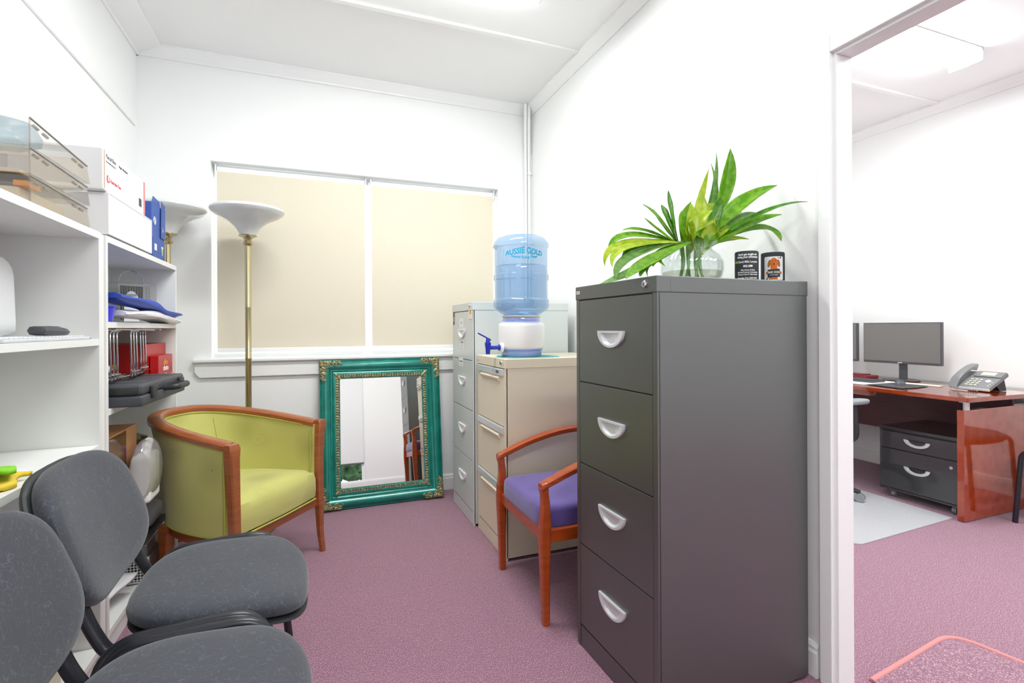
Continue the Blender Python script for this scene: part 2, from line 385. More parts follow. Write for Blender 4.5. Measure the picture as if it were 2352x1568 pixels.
def pad(bm, outline, th, dome, deform=None, n=56, crisp=False):
    """upholstered pad: outline(theta)->(x,y); z from -th to 0 plus dome"""
    prof = [(0.001, 0), (.25, -.002), (.5, -.008), (.72, -.02), (.86, -.05), (.94, -.14), (.985, -.3), (1.0, -.5), (.99, -.72), (.95, -.9), (.9, -1.0), (.4, -1.0), (.001, -1.0)]
    if crisp: prof = [(.001, 0), (.3, -.001), (.6, -.004), (.85, -.012), (.93, -.03), (.965, -.07), (.985, -.14), (.995, -.25), (1, -.5), (1, -.85), (.992, -.94), (.97, -.99), (.4, -1.0), (.001, -1.0)]
    rings = []
    for s, z in prof:
        ring = []
        for k in range(n):
            x, y = outline(2*math.pi*k/n); x *= s; y *= s
            zz = z*th + (dome*(1-s*s) if z > -.5 else 0)
            p = Vector((x, y, zz)); ring.append(deform(p) if deform else p)
        rings.append(ring)
    return loft(bm, rings, True, (True, True))
def superell(a, b, e):
    def f(t):
        c, s = math.cos(t), math.sin(t)
        return a*math.copysign(abs(c)**(2/e), c), b*math.copysign(abs(s)**(2/e), s)
    return f
def text(name, s, size, m, parent=None, align='CENTER', extrude=.0004, spacing=1.0, bold=0.0, place=None, sx=1.0, warp=None):
    cu = bpy.data.curves.new(name, 'FONT'); cu.body = s; cu.size = size; cu.align_x = align; cu.extrude = extrude; cu.space_character = spacing; cu.offset = bold
    cu.resolution_u = 3
    t = bpy.data.objects.new('t', cu); C.objects.link(t)
    dg = bpy.context.evaluated_depsgraph_get(); me = bpy.data.meshes.new_from_object(t.evaluated_get(dg)); bpy.data.objects.remove(t)
    for v in me.vertices:
        v.co.x *= sx
        if warp: v.co = warp(v.co)
        if place is not None: v.co = place @ v.co
    me.materials.clear(); me.materials.append(m)
    o = bpy.data.objects.new(name, me); C.objects.link(o)
    if parent: o.parent = parent
    return o
# basis matrices: flat text (x right, y up) placed on a face
def face_px(p, s=1):   # reads on a plane facing +X (seen from the right): text runs along +Y
    return Matrix.Translation(p) @ Matrix(((0, 0, 1, 0), (1, 0, 0, 0), (0, 1, 0, 0), (0, 0, 0, 1)))
def face_mx(p):        # plane facing -X: text runs along -Y
    return Matrix.Translation(p) @ Matrix(((0, 0, -1, 0), (-1, 0, 0, 0), (0, 1, 0, 0), (0, 0, 0, 1)))
def face_my(p):        # plane facing -Y: text runs along +X
    return Matrix.Translation(p) @ Matrix(((1, 0, 0, 0), (0, 0, -1, 0), (0, 1, 0, 0), (0, 0, 0, 1)))
def dup(root, loc, rz, label=None, group=None):
    r = root.copy(); C.objects.link(r); r.location = loc; r.rotation_euler = (0, 0, rz)
    if label: r['label'] = label
    if group: r['group'] = group
    for ch in list(root.children):
        c = ch.copy(); C.objects.link(c); c.parent = r
        for g in ch.children:
            d = g.copy(); C.objects.link(d); d.parent = c
    return r

# ================================================================= ROOM SHELL
XL, XR, YB, YF, ZC = -.985, 1.56, 3.61, -2.2, 2.862
XR2, XO = 1.628, 4.46                       # other side of the partition, far wall of the other office
struct('floor', B(XL-.1, XO+.1, YF-.1, YB+.1, -.1, 0), M['carpet'])
struct('ceiling', B(XL-.1, XO+.1, YF-.1, YB+.1, ZC, ZC+.1), M['ceiling'])
struct('wall_left', B(XL-.1, XL, YF-.1, YB+.1, 0, ZC), M['wall'])
# back wall with the window opening
wx0, wx1, wz0, wz1 = -.605, 1.29, .985, 2.216
bm = new()
for a in ((XL, wx0, 0, ZC), (wx1, XO, 0, ZC), (wx0, wx1, 0, wz0), (wx0, wx1, wz1, ZC)):
    box(bm, a[0], a[1], YB, YB+.16, a[2], a[3])
struct('wall_back', bm, M['wall'])
# partition with the doorway
dy1, dz = 1.16, 2.06; dy0 = -.2
bm = new()
box(bm, XR, XR2, dy1, YB, 0, ZC); box(bm, XR, XR2, YF, dy0, 0, ZC); box(bm, XR, XR2, dy0, dy1, dz, ZC)
struct('wall_right', bm, M['wall'])
# front wall behind the camera with a low window
fx0, fx1, fz0, fz1 = -.1, .78, .03, 2.05
bm = new()
for a in ((XL, fx0, 0, ZC), (fx1, XO, 0, ZC), (fx0, fx1, 0, fz0), (fx0, fx1, fz1, ZC)):
    box(bm, a[0], a[1], YF-.16, YF, a[2], a[3])
struct('wall_front', bm, M['wall'])
struct('wall_office', B(XO, XO+.1, YF-.1, YB+.1, 0, ZC), M['wall'])
# cornices
def cornice(name, a, b, inward, z=ZC, h=.066, d=.055):
    """cove board between wall and ceiling, a->b along the wall, inward = horizontal unit vector"""
    a = Vector(a); b = Vector(b); n = Vector(inward); bm = new()
    prof = [(0, 0), (d, 0), (d, -.008), (d-.006, -.012), (.014, -h+.012), (.012, -h+.003), (.010, -h), (0, -h)]
    loft(bm, [[a+n*u+Vector((0, 0, z+v)) for u, v in prof], [b+n*u+Vector((0, 0, z+v)) for u, v in prof]], True, (True, True))
    struct(name, bm, M['trim'])
cornice('trim_1', (XL, YB, 0), (XR, YB, 0), (0, -1, 0))
cornice('trim_2', (XR, YF, 0), (XR, YB, 0), (-1, 0, 0))
cornice('trim_3', (XL, YF, 0), (XL, YB, 0), (1, 0, 0), d=.135)
cornice('trim_4', (XO, YF, 0), (XO, YB, 0), (-1, 0, 0))
cornice('trim_5', (XR2, YB, 0), (XO, YB, 0), (0, -1, 0))
def rnd_strip(name, x0, x1, y0, y1, z0, z1): struct(name, B(x0, x1, y0, y1, z0, z1, .004), M['trim'])
rnd_strip('trim_6', XL+.12, XR-.05, 2.735, 2.772, ZC-.012, ZC+.002)
rnd_strip('trim_7', XR2, XO-.05, 2.41, 2.45, ZC-.012, ZC+.002)
rnd_strip('trim_8', XR2, XO-.08, 1.30, 1.34, ZC-.012, ZC+.002)
rnd_strip('trim_9', XL+.12, XR-.05, 1.60, 1.64, ZC-.012, ZC+.002)
rnd_strip('trim_10', XL-.002, XL+.012, YF, 3.56, 2.36, 2.395)          # cover strip on the left wall
rnd_strip('trim_11', XR-.035, XR+.002, YB-.014, YB+.002, 0, ZC-.064)    # corner bead
def baseb(name, x0, x1, y0, y1, ax, d):
    bm = new(); h = .11
    prof = [(0, 0), (.016, 0), (.016, h-.03), (.012, h-.022), (.012, h-.012), (.004, h), (0, h)]
    if ax == 'x': ring = lambda x: [Vector((x, y0+d*u, v)) for u, v in prof]; rr = [ring(x0), ring(x1)]
    else: ring = lambda y: [Vector((x0+d*u, y, v)) for u, v in prof]; rr = [ring(y0), ring(y1)]
    loft(bm, rr, True, (True, True)); struct(name, bm, M['trim'])
baseb('baseboard_back', XL, XR, YB, YB, 'x', -1)
baseb('baseboard_right', XR, XR, 1.205, YB, 'y', -1)
baseb('baseboard_left', XL, XL, YF, YB, 'y', 1)
baseb('baseboard_office', XO, XO, YF, YB, 'y', -1)
baseb('baseboard_front', XL, XR, YF, YF, 'x', 1)
# doorway lining and architrave
d = bpy.data.objects.new('door_1', None); C.objects.link(d); d['kind'] = 'structure'
bm = new(); box(bm, XR-.002, XR2+.002, dy1-.022, dy1, 0, dz, .002); box(bm, XR-.002, XR2+.002, dy0, dy0+.02, 0, dz, .002); box(bm, XR-.0015, XR2+.0015, dy0+.021, dy1-.023, dz-.02, dz, .002)
obj('door_lining', bm, M['trim'], d)
bm = new(); box(bm, XR-.018, XR, dy1-.010, dy1+.033, 0, dz+.045, .003); box(bm, XR-.018, XR, dy0-.045, dy0+.01, 0, dz+.045, .003); box(bm, XR-.0175, XR, dy0+.0105, dy1-.0105, dz-.01, dz+.045, .003)
box(bm, XR2, XR2+.018, dy1-.010, dy1+.033, 0, dz+.045, .003); box(bm, XR2, XR2+.018, dy0-.045, dy0+.01, 0, dz+.045, .003); box(bm, XR2, XR2+.0175, dy0+.0105, dy1-.0105, dz-.01, dz+.045, .003)
obj('architrave', bm, M['trim'], d)
# window_1 : recess, frame, mullion, panes, sill, apron, blinds
wn = bpy.data.objects.new('window_1', None); C.objects.link(wn); wn['kind'] = 'structure'
bm = new(); fy0, fy1 = YB+.09, YB+.14
box(bm, wx0, wx0+.012, fy0, fy1, wz0, wz1); box(bm, wx1-.012, wx1, fy0, fy1, wz0, wz1)
box(bm, wx0+.0121, wx1-.0121, fy0+.002, fy1-.002, wz0, wz0+.025); box(bm, wx0+.0121, wx1-.0121, fy0+.002, fy1-.002, wz1-.02, wz1)
box(bm, .337, .353, fy0+.001, fy1-.001, wz0+.0251, wz1-.0201)
obj('window_frame', bm, M['trim'], wn)
obj('window_pane', B(wx0+.0122, wx1-.0122, YB+.112, YB+.118, wz0+.0252, wz1-.0202), M['pane'], wn)
bm = new(); box(bm, -.70, 1.33, YB-.045, YB+.10, .962, .986, .008, 3)
obj('window_sill', bm, M['trim'], wn)
poly = [(-.692, .962), (1.32, .962), (1.32, .885), (1.30, .868), (-.665, .868), (-.692, .898)]
obj('window_apron', prism(new(), poly, 'y', YB-.022, YB, .003), M['trim'], wn)
def blind(x0, x1, label):
    t = thing('roller_blind', label, 'blind', ((x0+x1)/2, YB+.045, 0), group=None)
    hw = (x1-x0)/2
    bm = new(); box(bm, -hw, hw, -.001, .001, 1.045, 2.165); obj('blind_fabric', bm, M['blind'], t)
    bm = new(); box(bm, -hw, hw, -.008, .008, 1.02, 1.046, .004); obj('bottom_rail', bm, M['trim'], t)
    bm = new(); tube(bm, [(-hw, .018, 2.185), (hw, .018, 2.185)], .018, 14); obj('roller', bm, M['trim'], t, True)
    for s in (-1, 1):
        bm = new(); box(bm, s*(hw+.006)-.004, s*(hw+.006)+.004, -.012, .04, 2.15, 2.212, .002); obj('bracket', bm, M['whiteplastic'], t)
    return t
blind(-.578, .322, 'wide beige roller blind covering the left window pane behind the lamp')
blind(.368, 1.262, 'beige roller blind covering the right window pane beside the water bottle')
bm = new(); tube(bm, fillet([(1.268, YB+.01, 2.16), (1.274, YB-.0, 2.15), (1.274, YB, 2.06), (1.268, YB+.01, 2.05)], .006), .0025, 6)
tag(obj('blind_cord', bm, M['whiteplastic'], None, True), 'short white cord loop at top right corner of window', 'cord')
# window_2 behind the camera
wn2 = bpy.data.objects.new('window_2', None); C.objects.link(wn2); wn2['kind'] = 'structure'
bm = new(); yy0, yy1 = YF-.12, YF-.06
box(bm, fx0, fx0+.05, yy0, yy1, fz0, fz1); box(bm, fx1-.05, fx1, yy0, yy1, fz0, fz1)
for q0, q1 in ((fz0, fz0+.05), (fz1-.05, fz1), (.40, .45)): box(bm, fx0+.0501, fx1-.0501, yy0+.002, yy1-.002, q0, q1)
obj('window_frame', bm, M['trim'], wn2); obj('window_pane', B(fx0, fx1, YF-.092, YF-.088, fz0, fz1), M['pane'], wn2)
t = thing('roller_blind', 'pale blind seen only in the mirror, lowered over the front window', 'blind', ((fx0+fx1)/2, YF-.04, 0))
obj('blind_fabric', B(-.42, .42, -.001, .001, .40, 1.98), M['card_white'], t)
obj('bottom_rail', B(-.42, .42, -.008, .008, .375, .40), M['text_black'], t)
bm = new()
for i in range(170):
    x, z = random.uniform(-1.8, 3.0), random.uniform(-.6, 2.4); rr = random.uniform(.15, .3)
    s = new(); bmesh.ops.create_icosphere(s, subdivisions=2, radius=rr)
    for v in s.verts: v.co = v.co*random.uniform(.85, 1.15)+Vector((x, YF-2.2+random.uniform(-.2, .2), z))
    merge(bm, s)
tag(obj('garden_hedge', bm, M['foliage'], None, False), 'green garden hedge outside, seen low in the mirror', 'hedge')

# ceiling lights
def ceiling_light(x0, x1, yc, watts, label, grp=None):
    t = thing('ceiling_light', label, 'light', ((x0+x1)/2, yc, ZC)); L = (x1-x0)/2
    bm = new(); box(bm, -L, L, -.09, .09, -.02, -.0005, .004); obj('light_base', bm, M['whiteplastic'], t)
    bm = new(); prof = [(-.085, -.018), (-.08, -.055), (-.055, -.075), (0, -.082), (.055, -.075), (.08, -.055), (.085, -.018)]
    loft(bm, [[Vector((s*(L-.012), u, v)) for u, v in prof] for s in (-1, 1)], True, (True, True)); obj('diffuser', bm, M['diffuser'], t, False)
    for s in (-1, 1):
        bm = new(); box(bm, s*(L-.006)-.006, s*(L-.006)+.006, -.09, .09, -.08, -.001, .003); obj('end_cap', bm, M['whiteplastic'], t)
    ld = bpy.data.lights.new('tube_light', 'AREA'); ld.shape = 'RECTANGLE'; ld.size = L*1.9; ld.size_y = .17; ld.energy = watts; ld.color = (.965, 1, .985)
    lo = bpy.data.objects.new('tube_light', ld); C.objects.link(lo); lo.parent = t; lo.location = (0, 0, -.09)
    return t
ceiling_light(-.17, 1.05, 2.215, LIGHT1, 'long fluorescent ceiling light in the front office above the carpet')
ceiling_light(-.17, 1.05, -.35, LIGHT1, 'added unseen ceiling light behind the camera, brightening the front office')  # added fill fitting, out of view, evens the light in this room
ceiling_light(2.58, 3.80, 1.93, LIGHT2, 'bright fluorescent ceiling light seen through the doorway')
ceiling_light(2.58, 3.80, -.4, LIGHT2, 'added unseen ceiling light brightening the second office, nearer the camera')  # added out-of-view fitting to brighten the second office

# cable conduits in the corner
pth = [(1.488, YB-.07, ZC-.002), (1.488, YB-.07, ZC-.08), (1.496, YB-.045, ZC-.19), (1.508, YB-.018, ZC-.36), (1.508, YB-.018, 1.0)]
bm = new(); tube(bm, pth, .0125, 10, up=(1, 0, 0)); tag(obj('cable_conduit', bm, M['trim'], None, True), 'white cable conduit in the corner, the one nearer the window', 'conduit')
pth = [(1.5165, YB-.07, ZC-.002), (1.5165, YB-.07, ZC-.08), (1.525, YB-.045, ZC-.21), (1.536, YB-.018, ZC-.40), (1.536, YB-.018, 1.0)]
t = thing('cable_conduit', 'white clipped cable conduit in the corner, the one nearer the side wall', 'conduit')
bm = new(); tube(bm, pth, .0125, 10, up=(1, 0, 0)); obj('conduit_pipe', bm, M['trim'], t, True)
for z in (1.75, 2.35):
    obj('pipe_clip', B(1.520, 1.552, YB-.034, YB, z-.008, z+.008, .002), M['trim'], t)
# dark hook on the window reveal
p = at(1130, 567, Y=YB-.03)
bm = new(); tube(bm, smoothpath([(1.275, YB+.01, p.z-.01), (1.27, YB-.02, p.z+.008), (1.255, YB-.04, p.z+.008), (1.236, YB-.05, p.z-.006)], 5), .008, 8, radii=None)
tag(obj('window_latch', bm, M['steel'], None, True), 'small dark metal latch on right window edge beside bottle', 'latch')

# ================================================================= FILING CABINETS
def d_handle(parent, yc, zc, m, hw=.077, hh=.056, name='handle'):
    def D(s, x):
        pts = []
        for k in range(25):
            a = math.pi+math.pi*k/24
            pts.append(Vector((x, yc+hw*s*math.cos(a), zc+.5*hh-(1-s)*hh*.45+hh*s*math.sin(a)*1.0)))
        return pts
    bm = new()
    loft(bm, [D(1, 0), D(1, -.006), D(.97, -.009), D(.74, -.009), D(.66, -.006), D(.52, -.0012), D(.05, -.0009)], True, (False, True))
    return obj(name, bm, m, parent, True)
def filing_cabinet(loc, rz, w, dp, h, n, m, label, handle, lock=True, kick=.08, cap=.048):
    t = thing('filing_cabinet', label, 'filing cabinet', loc, rz)
    st = .021
    bm = new(); box(bm, .004, dp, 0, w, kick*.2, h-cap+.001, .0015)
    box(bm, 0, .01, 0, st, .002, h-cap+.001); box(bm, 0, .01, w-st, w, .002, h-cap+.001)
    obj('body', bm, m, t)
    obj('drawer_gap_shade', B(.002, .0042, st, w-st, kick, h-cap), M['gapshade'], t)  # black sheet painting the shade between drawers over the plain body face
    obj('plinth', B(.0015, .006, st+.001, w-st-.001, .001, kick-.003, .001), m, t)
    bm = new(); box(bm, -.003, dp+.002, -.002, w+.002, h-cap, h, .0022)
    for yy in (-.0023, w+.0015): box(bm, .045, .0465, yy, yy+.0008, h-cap+.004, h-.004); box(bm, dp-.04, dp-.0385, yy, yy+.0008, h-cap+.004, h-.004)
    obj('top_cap', bm, m, t)
    z1 = h-cap-.004; dh = (z1-kick)/n
    for i in range(n):
        za = z1-(i+1)*dh+.004; zb = z1-i*dh
        dr = obj('drawer', B(-.0005, .008, st+.002, w-st-.002, za, zb, .0015), m, t)
        if handle == 'D':
            zc = zb-dh*.46
            hd = d_handle(dr, w/2, zc, M['silver'] if 'black' in label else M['whiteplastic'])
            for v in hd.data.vertices: v.co.x -= .0006
        else:
            obj('label_strip', B(-.010, .002, st+.004, w-st-.004, zb-.034, zb-.001, .002), M['silver'], dr)
            bm = new(); poly = [(-.011, zb-.062), (-.016, zb-.05), (-.0155, zb-.046), (-.002, zb-.040), (-.0005, zb-.036), (.001, zb-.036), (.001, zb-.068), (-.0005, zb-.066)]
            prism(bm, [(x, z) for x, z in poly], 'y', w*.16, w*.80, .0008)
            obj('pull', bm, m, dr)
    if lock:
        bm = new(); lathe(bm, [(.011, 0), (.011, .004), (.0085, .006), (.001, .006)], 20, (0, 0, 0))
        for v in bm.verts: v.co = Vector((-.003-v.co.z, .052+v.co.x, h-cap*.45+v.co.y))
        lk = obj('lock', bm, M['chrome'], t, True)
        obj('keyhole', B(-.0098, -.0088, .0508, .0532, h-cap*.45-.005, h-cap*.45+.004), M['gapshade'], lk)
    return t
fc = filing_cabinet((.912, 1.204, 0), R(.9), .468, .605, 1.318, 4, M['blackcab'], 'black four drawer filing cabinet with a vase of leaves on top', 'D')
obj('badge', B(-.0042, -.0028, .437, .462, 1.290, 1.302, .0006), M['silver'], fc)
obj('badge_stripe', B(-.0048, -.004, .440, .459, 1.296, 1.299), M['card_pink'], fc)
fg = filing_cabinet((.862, 2.862, 0), 0, .468, .625, 1.322, 4, M['greycab'], 'pale grey four drawer filing cabinet next to the mirror', 'D')
# stickers on the grey cabinet
def sticker(px, py, w_, h_, lines, m=None, parent=fg, nm='sticker'):
    p = at(px, py, X=.8605); y, z = p.y-2.862, p.z
    s = obj(nm, B(-.0022, -.0014, y-w_/2, y+w_/2, z-h_/2, z+h_/2), m or M['paper'], parent)
    for (txt, dz_, sz, mm) in lines:
        text('lettering', txt, sz, mm, s, place=face_mx(Vector((-.0024, y, z+dz_))))
    return s
sticker(1060, 741, .095, .055, [('A-E', -.006, .02, M['text_black'])])
sticker(1061, 789, .095, .055, [('Closed', .004, .018, M['text_black']), ('12', -.02, .016, M['text_black'])])
sticker(1059, 831, .095, .055, [('Conveyances', .002, .014, M['text_black']), ('13', -.02, .014, M['text_black'])])
s = sticker(1080.5, 720.5, .075, .078, [('----', -.022, .02, M['text_black'])])
y = at(1080.5, 720.5, X=.8605).y-2.862; z = at(1080.5, 720.5, X=.8605).z
obj('sticker_picture', B(-.0028, -.0022, y-.016, y+.018, z-.002, z+.026), M['text_orange'], s)
obj('sticker_band', B(-.0028, -.0022, y-.03, y+.03, z-.034, z-.029), M['text_orange'], s)
s = sticker(1042.5, 728, .035, .10, [], M['text_black'])
y = at(1042.5, 728, X=.8605).y-2.862; z = at(1042.5, 728, X=.8605).z
obj('sticker_band', B(-.0028, -.0022, y-.016, y+.016, z-.03, z+.0), M['card_pink'], s)
fb = filing_cabinet((.882, 2.372, 0), 0, .468, .62, 1.012, 3, M['beigecab'], 'beige three drawer filing cabinet under the water dispenser', 'strip')
obj('badge', B(-.0042, -.0028, .425, .458, .975, .998, .0006), M['silver'], fb)
obj('badge_stripe', B(-.0048, -.004, .428, .455, .978, .983), M['text_orange'], fb)
obj('brand_mark', B(-.0115, -.0105, .075, .115, .937, .950), M['text_black'], fb)

# ================================================================= WATER DISPENSER
wc = Vector((1.035, 2.535, 1.012))
tc = at(1255, 817, Z=1.014)
bm = new(); poly = [(.905, 2.57), (.93, 2.42), (1.10, 2.40), (1.215, 2.44), (1.20, 2.58), (1.14, 2.68), (.95, 2.68)]
prism(bm, poly, 'z', 1.0125, 1.0155)
for v in bm.verts: v.co.z += .0
tag(obj('cloth', bm, M['tealcloth']), 'thin teal cloth under the ceramic water dispenser', 'cloth')
wz = 1.0157
t = thing('water_dispenser', 'white and blue ceramic water dispenser on beige cabinet', 'water dispenser', (wc.x, wc.y, wz))
prof = [(.005, 0), (.100, 0), (.108, .008), (.112, .03), (.113, .034), (.122, .045), (.126, .06), (.127, .16), (.125, .172), (.118, .180), (.105, .187), (.100, .196), (.098, .212), (.093, .212), (.090, .19), (.085, .10), (.005, .10)]
obj('crock', lathe(new(), prof, 64), M['ceramic'], t, True)
obj('neck_ring', lathe(new(), [(.094, .210), (.103, .210), (.105, .214), (.103, .218), (.094, .218)], 48, cap=False), M['manila'], t, True)
# tap points to -X
bm = new(); lathe(bm, [(.004, 0), (.024, 0), (.026, .006), (.024, .012), (.016, .016), (.004, .016)], 24)
for v in bm.verts: v.co = Vector((-.118-v.co.z, v.co.x-.03, .050+v.co.y))
obj('tap_collar', bm, M['ceramic'] if False else M['whiteplastic'], t, True)
tp = Vector((-.134, -.03, .050))
bm = new(); tube(bm, [tp+Vector((.01, 0, 0)), tp+Vector((-.008, 0, 0))], .016, 18); tube(bm, [tp, tp+Vector((-.058, 0, 0))], .0105, 14)
tube(bm, [tp+Vector((-.066, 0, .026)), tp+Vector((-.066, 0, .018)), tp+Vector((-.066, 0, -.012)), tp+Vector((-.066, 0, -.034))], .014, 16, radii=[.0165, .0165, .0125, .011])
tap = obj('tap', bm, M['bluetap'], t, True)
bm = new(); tube(bm, [tp+Vector((-.066, 0, .024)), tp+Vector((-.066, 0, .05))], .010, 10, radii=[.013, .009])
box(bm, -.04, .04, -.008, .008, -.003, .003, .002)
for v in bm.verts:
    if abs(v.co.x) < .06 and v.co.z < .02 and v.co.z > -.02 and abs(v.co.y) < .01:
        v.co = Matrix.Rotation(R(28), 4, 'Y') @ v.co; v.co += tp+Vector((-.085, 0, .058))
obj('tap_lever', bm, M['bluetap'], tap, True)
# bottle
bz = 1.236-.012
t = thing('water_bottle', 'large blue inverted water bottle on the ceramic dispenser', 'water bottle', (wc.x, wc.y, bz))
RB = .147
prof = [(.030, -.06), (.034, -.055), (.034, -.01), (.06, .004), (.086, .008), (.118, .028), (RB-.006, .044), (RB, .054), (RB+.002, .062), (RB+.002, .092), (RB-.004, .098), (RB-.005, .104), (RB-.005, .196), (RB+.001, .202), (RB+.001, .226), (RB-.005, .232), (RB-.005, .262), (RB-.007, .267), (RB-.005, .272), (RB-.005, .368), (RB+.001, .374), (RB+.001, .394), (RB-.004, .404), (RB-.022, .424), (RB-.05, .434), (.06, .432), (.004, .424)]
prof = [(r, z*1.0) for r, z in prof]
bot = obj('bottle_shell', lathe(new(), prof, 72), M['bottle'], t, True)
wprof = [(.004, -.055), (.03, -.05), (.03, -.01), (.06, .010), (.112, .032), (RB-.012, .06), (RB-.012, .275), (.004, .275)]
obj('water', lathe(new(), wprof, 56), M['water'], t, True)
bm = new()
tube(bm, [(.0, .10, .11), (.0, .10, .26)], .014, 12)
def wrapper(Rr, z0, a0, arch=0):
    def f(co):
        a = co.x/Rr; r = Rr+.0009+co.z
        ang = a0+a
        return Vector((r*math.cos(ang), r*math.sin(ang), z0+co.y-arch*(a*a)))
    return f
va = math.atan2(-wc.y, -wc.x)     # towards the camera side
def curved_text(name, s, size, m, parent, Rr, z0, a0, sx=1, arch=0, bold=0, yfn=None):
    cu = wrapper(Rr, z0, a0, arch)
    def f(co):
        c2 = co.copy()
        if yfn: c2.y = yfn(c2)
        return cu(c2)
    return text(name, s, size, m, parent, sx=sx, warp=f, bold=bold)
ta = va+R(8)
curved_text('lettering', 'AUSSIE GOLD', .037, M['text_teal'], t, RB-.004, .318, ta, sx=.92, bold=.0013, yfn=lambda c: c.y*(1.25-abs(c.x)*3.6)+(.010-abs(c.x)*.10))
curved_text('lettering', 'Natural Spring Water', .0175, M['text_teal'], t, RB-.004, .304, ta, sx=.9, bold=.0006, yfn=lambda c: c.y+abs(c.x)*.10-.004)

# ================================================================= MIRROR
ML, MW, MH = .016, .80, .965
tilt = math.atan2(.128, .945)
t = thing('wall_mirror', 'ornate teal framed mirror leaning against the wall under the window', 'mirror', (.016+.40+.004, 3.447, .004), rot=(-tilt, 0, 0))
def mframe(bm, prof, w, h, x0=0):
    """profile (inset, forward) swept round a rectangle of w x h centred in x, z from 0"""
    rings = []
    for ins, fw in prof:
        a, b = w/2-ins, ins
        rings.append([Vector((-a, -fw, b)), Vector((a, -fw, b)), Vector((a, -fw, h-b)), Vector((-a, -fw, h-b))])
    return loft(bm, rings, True)
prof = [(0, -.03), (0, .006), (.003, .010), (.007, .010), (.009, .006), (.014, .010), (.022, .020), (.034, .027), (.046, .028), (.056, .022), (.064, .012), (.068, .010), (.071, .015), (.076, .015), (.079, .011), (.083, .008), (.094, .014), (.102, .013), (.106, .008), (.118, .006), (.128, .003), (.130, -.004)]
obj('frame', mframe(new(), prof, MW, MH), M['teal'], t, True)
obj('backing', B(-MW/2+.004, MW/2-.004, .004, .03, .004, MH-.004), M['deskdark'], t)
obj('glass', B(-MW/2+.129, MW/2-.129, .0005, .0035, .129, MH-.129), M['mirror'], t)
# gilt braid round the inner edge: overlapping leaf beads
bm = new(); ins = .110; a = MW/2-ins
def bead(bm, c, ang, sc=1.0):
    s = new(); bmesh.ops.create_icosphere(s, subdivisions=1, radius=1)
    m4 = Matrix.Translation(c) @ Matrix.Rotation(ang, 4, 'Y') @ Matrix.Diagonal((.0125*sc, .0042*sc, .0065*sc, 1))
    for v in s.verts: v.co = m4 @ v.co
    merge(bm, s)
nn = int((MH-2*ins)/.0165)
for i in range(nn+1):
    z = ins+(MH-2*ins)*i/nn
    for sx_ in (-1, 1):
        bead(bm, Vector((sx_*a+.004, -.011, z)), R(38)); bead(bm, Vector((sx_*a-.005, -.010, z)), R(-38))
nn = int((2*a)/.0165)
for i in range(nn+1):
    x = -a+2*a*i/nn
    for zz in (ins, MH-ins):
        bead(bm, Vector((x, -.011, zz+.004)), R(52)); bead(bm, Vector((x, -.010, zz-.005)), R(-52+180))
obj('braid', bm, M['gilt'], t, True)
# scroll ornaments on the four corners
def corner(cx, cz, sx_, sz_, big=1):
    bm = new(); rnd = random.Random(3)
    def scroll(cx2, cz2, r0, turns, w_, flip=1, off=0):
        pts = []; n = int(14*turns)
        for i in range(n+1):
            a_ = off+flip*2*math.pi*turns*i/n; rr = r0*(1-.78*i/n)
            pts.append((cx+sx_*(cx2+rr*math.cos(a_)), -.026-.004*i/n, cz+sz_*(cz2+rr*math.sin(a_))))
        tube(bm, pts, w_, 6, radii=[w_*(1-.35*i/n) for i in range(n+1)])
    def lump(u, v, r, f=.7, y=-.026):
        s = new(); bmesh.ops.create_icosphere(s, subdivisions=1, radius=1)
        m4 = Matrix.Translation((cx+sx_*u, y, cz+sz_*v)) @ Matrix.Diagonal((r, r*f, r*rnd.uniform(.7, 1.2), 1))
        for q in s.verts: q.co = m4 @ q.co
        merge(bm, s)
    for (u, v, r) in ((.02, .02, .017), (.036, .018, .014), (.018, .036, .014), (.052, .022, .013), (.022, .054, .013), (.034, .034, .012), (.010, .010, .010), (.068, .018, .011), (.018, .070, .011), (.084, .024, .010), (.024, .088, .010)): lump(u, v, r*1.15)
    scroll(.098, .028, .017, 1.4, .0052); scroll(.118, .020, .013, 1.3, .0045, -1); scroll(.134, .030, .010, 1.2, .004)
    scroll(.028, .100, .017, 1.4, .0052, -1); scroll(.020, .122, .013, 1.3, .0045); scroll(.030, .140, .010, 1.2, .004, -1)
    scroll(.046, .042, .014, 1.3, .005); scroll(.060, .032, .014, 1.2, .005, -1); scroll(.032, .062, .014, 1.2, .005)
    for k in range(10):
        lump(.062+.007*k, .010+.012*(k % 2), .0065); lump(.010+.012*(k % 2), .062+.007*k, .0065)
    obj('corner_ornament', bm, M['gilt'], t, True)
for sx_ in (-1, 1):
    corner(-sx_*MW/2, 0, sx_, 1); corner(-sx_*MW/2, MH, sx_, -1)
# small leaf ornaments on the inner corners
for sx_ in (-1, 1):
    for zz, sz_ in ((ins-.006, 1), (MH-ins+.006, -1)):
        bm = new()
        for k in range(5): bead(bm, Vector((sx_*(a+.006-.006*k), -.013, zz-sz_*.004+sz_*.006*k)), R(45*sx_*sz_), 1.5-.15*k)
        obj('inner_ornament', bm, M['gilt'], t, True)

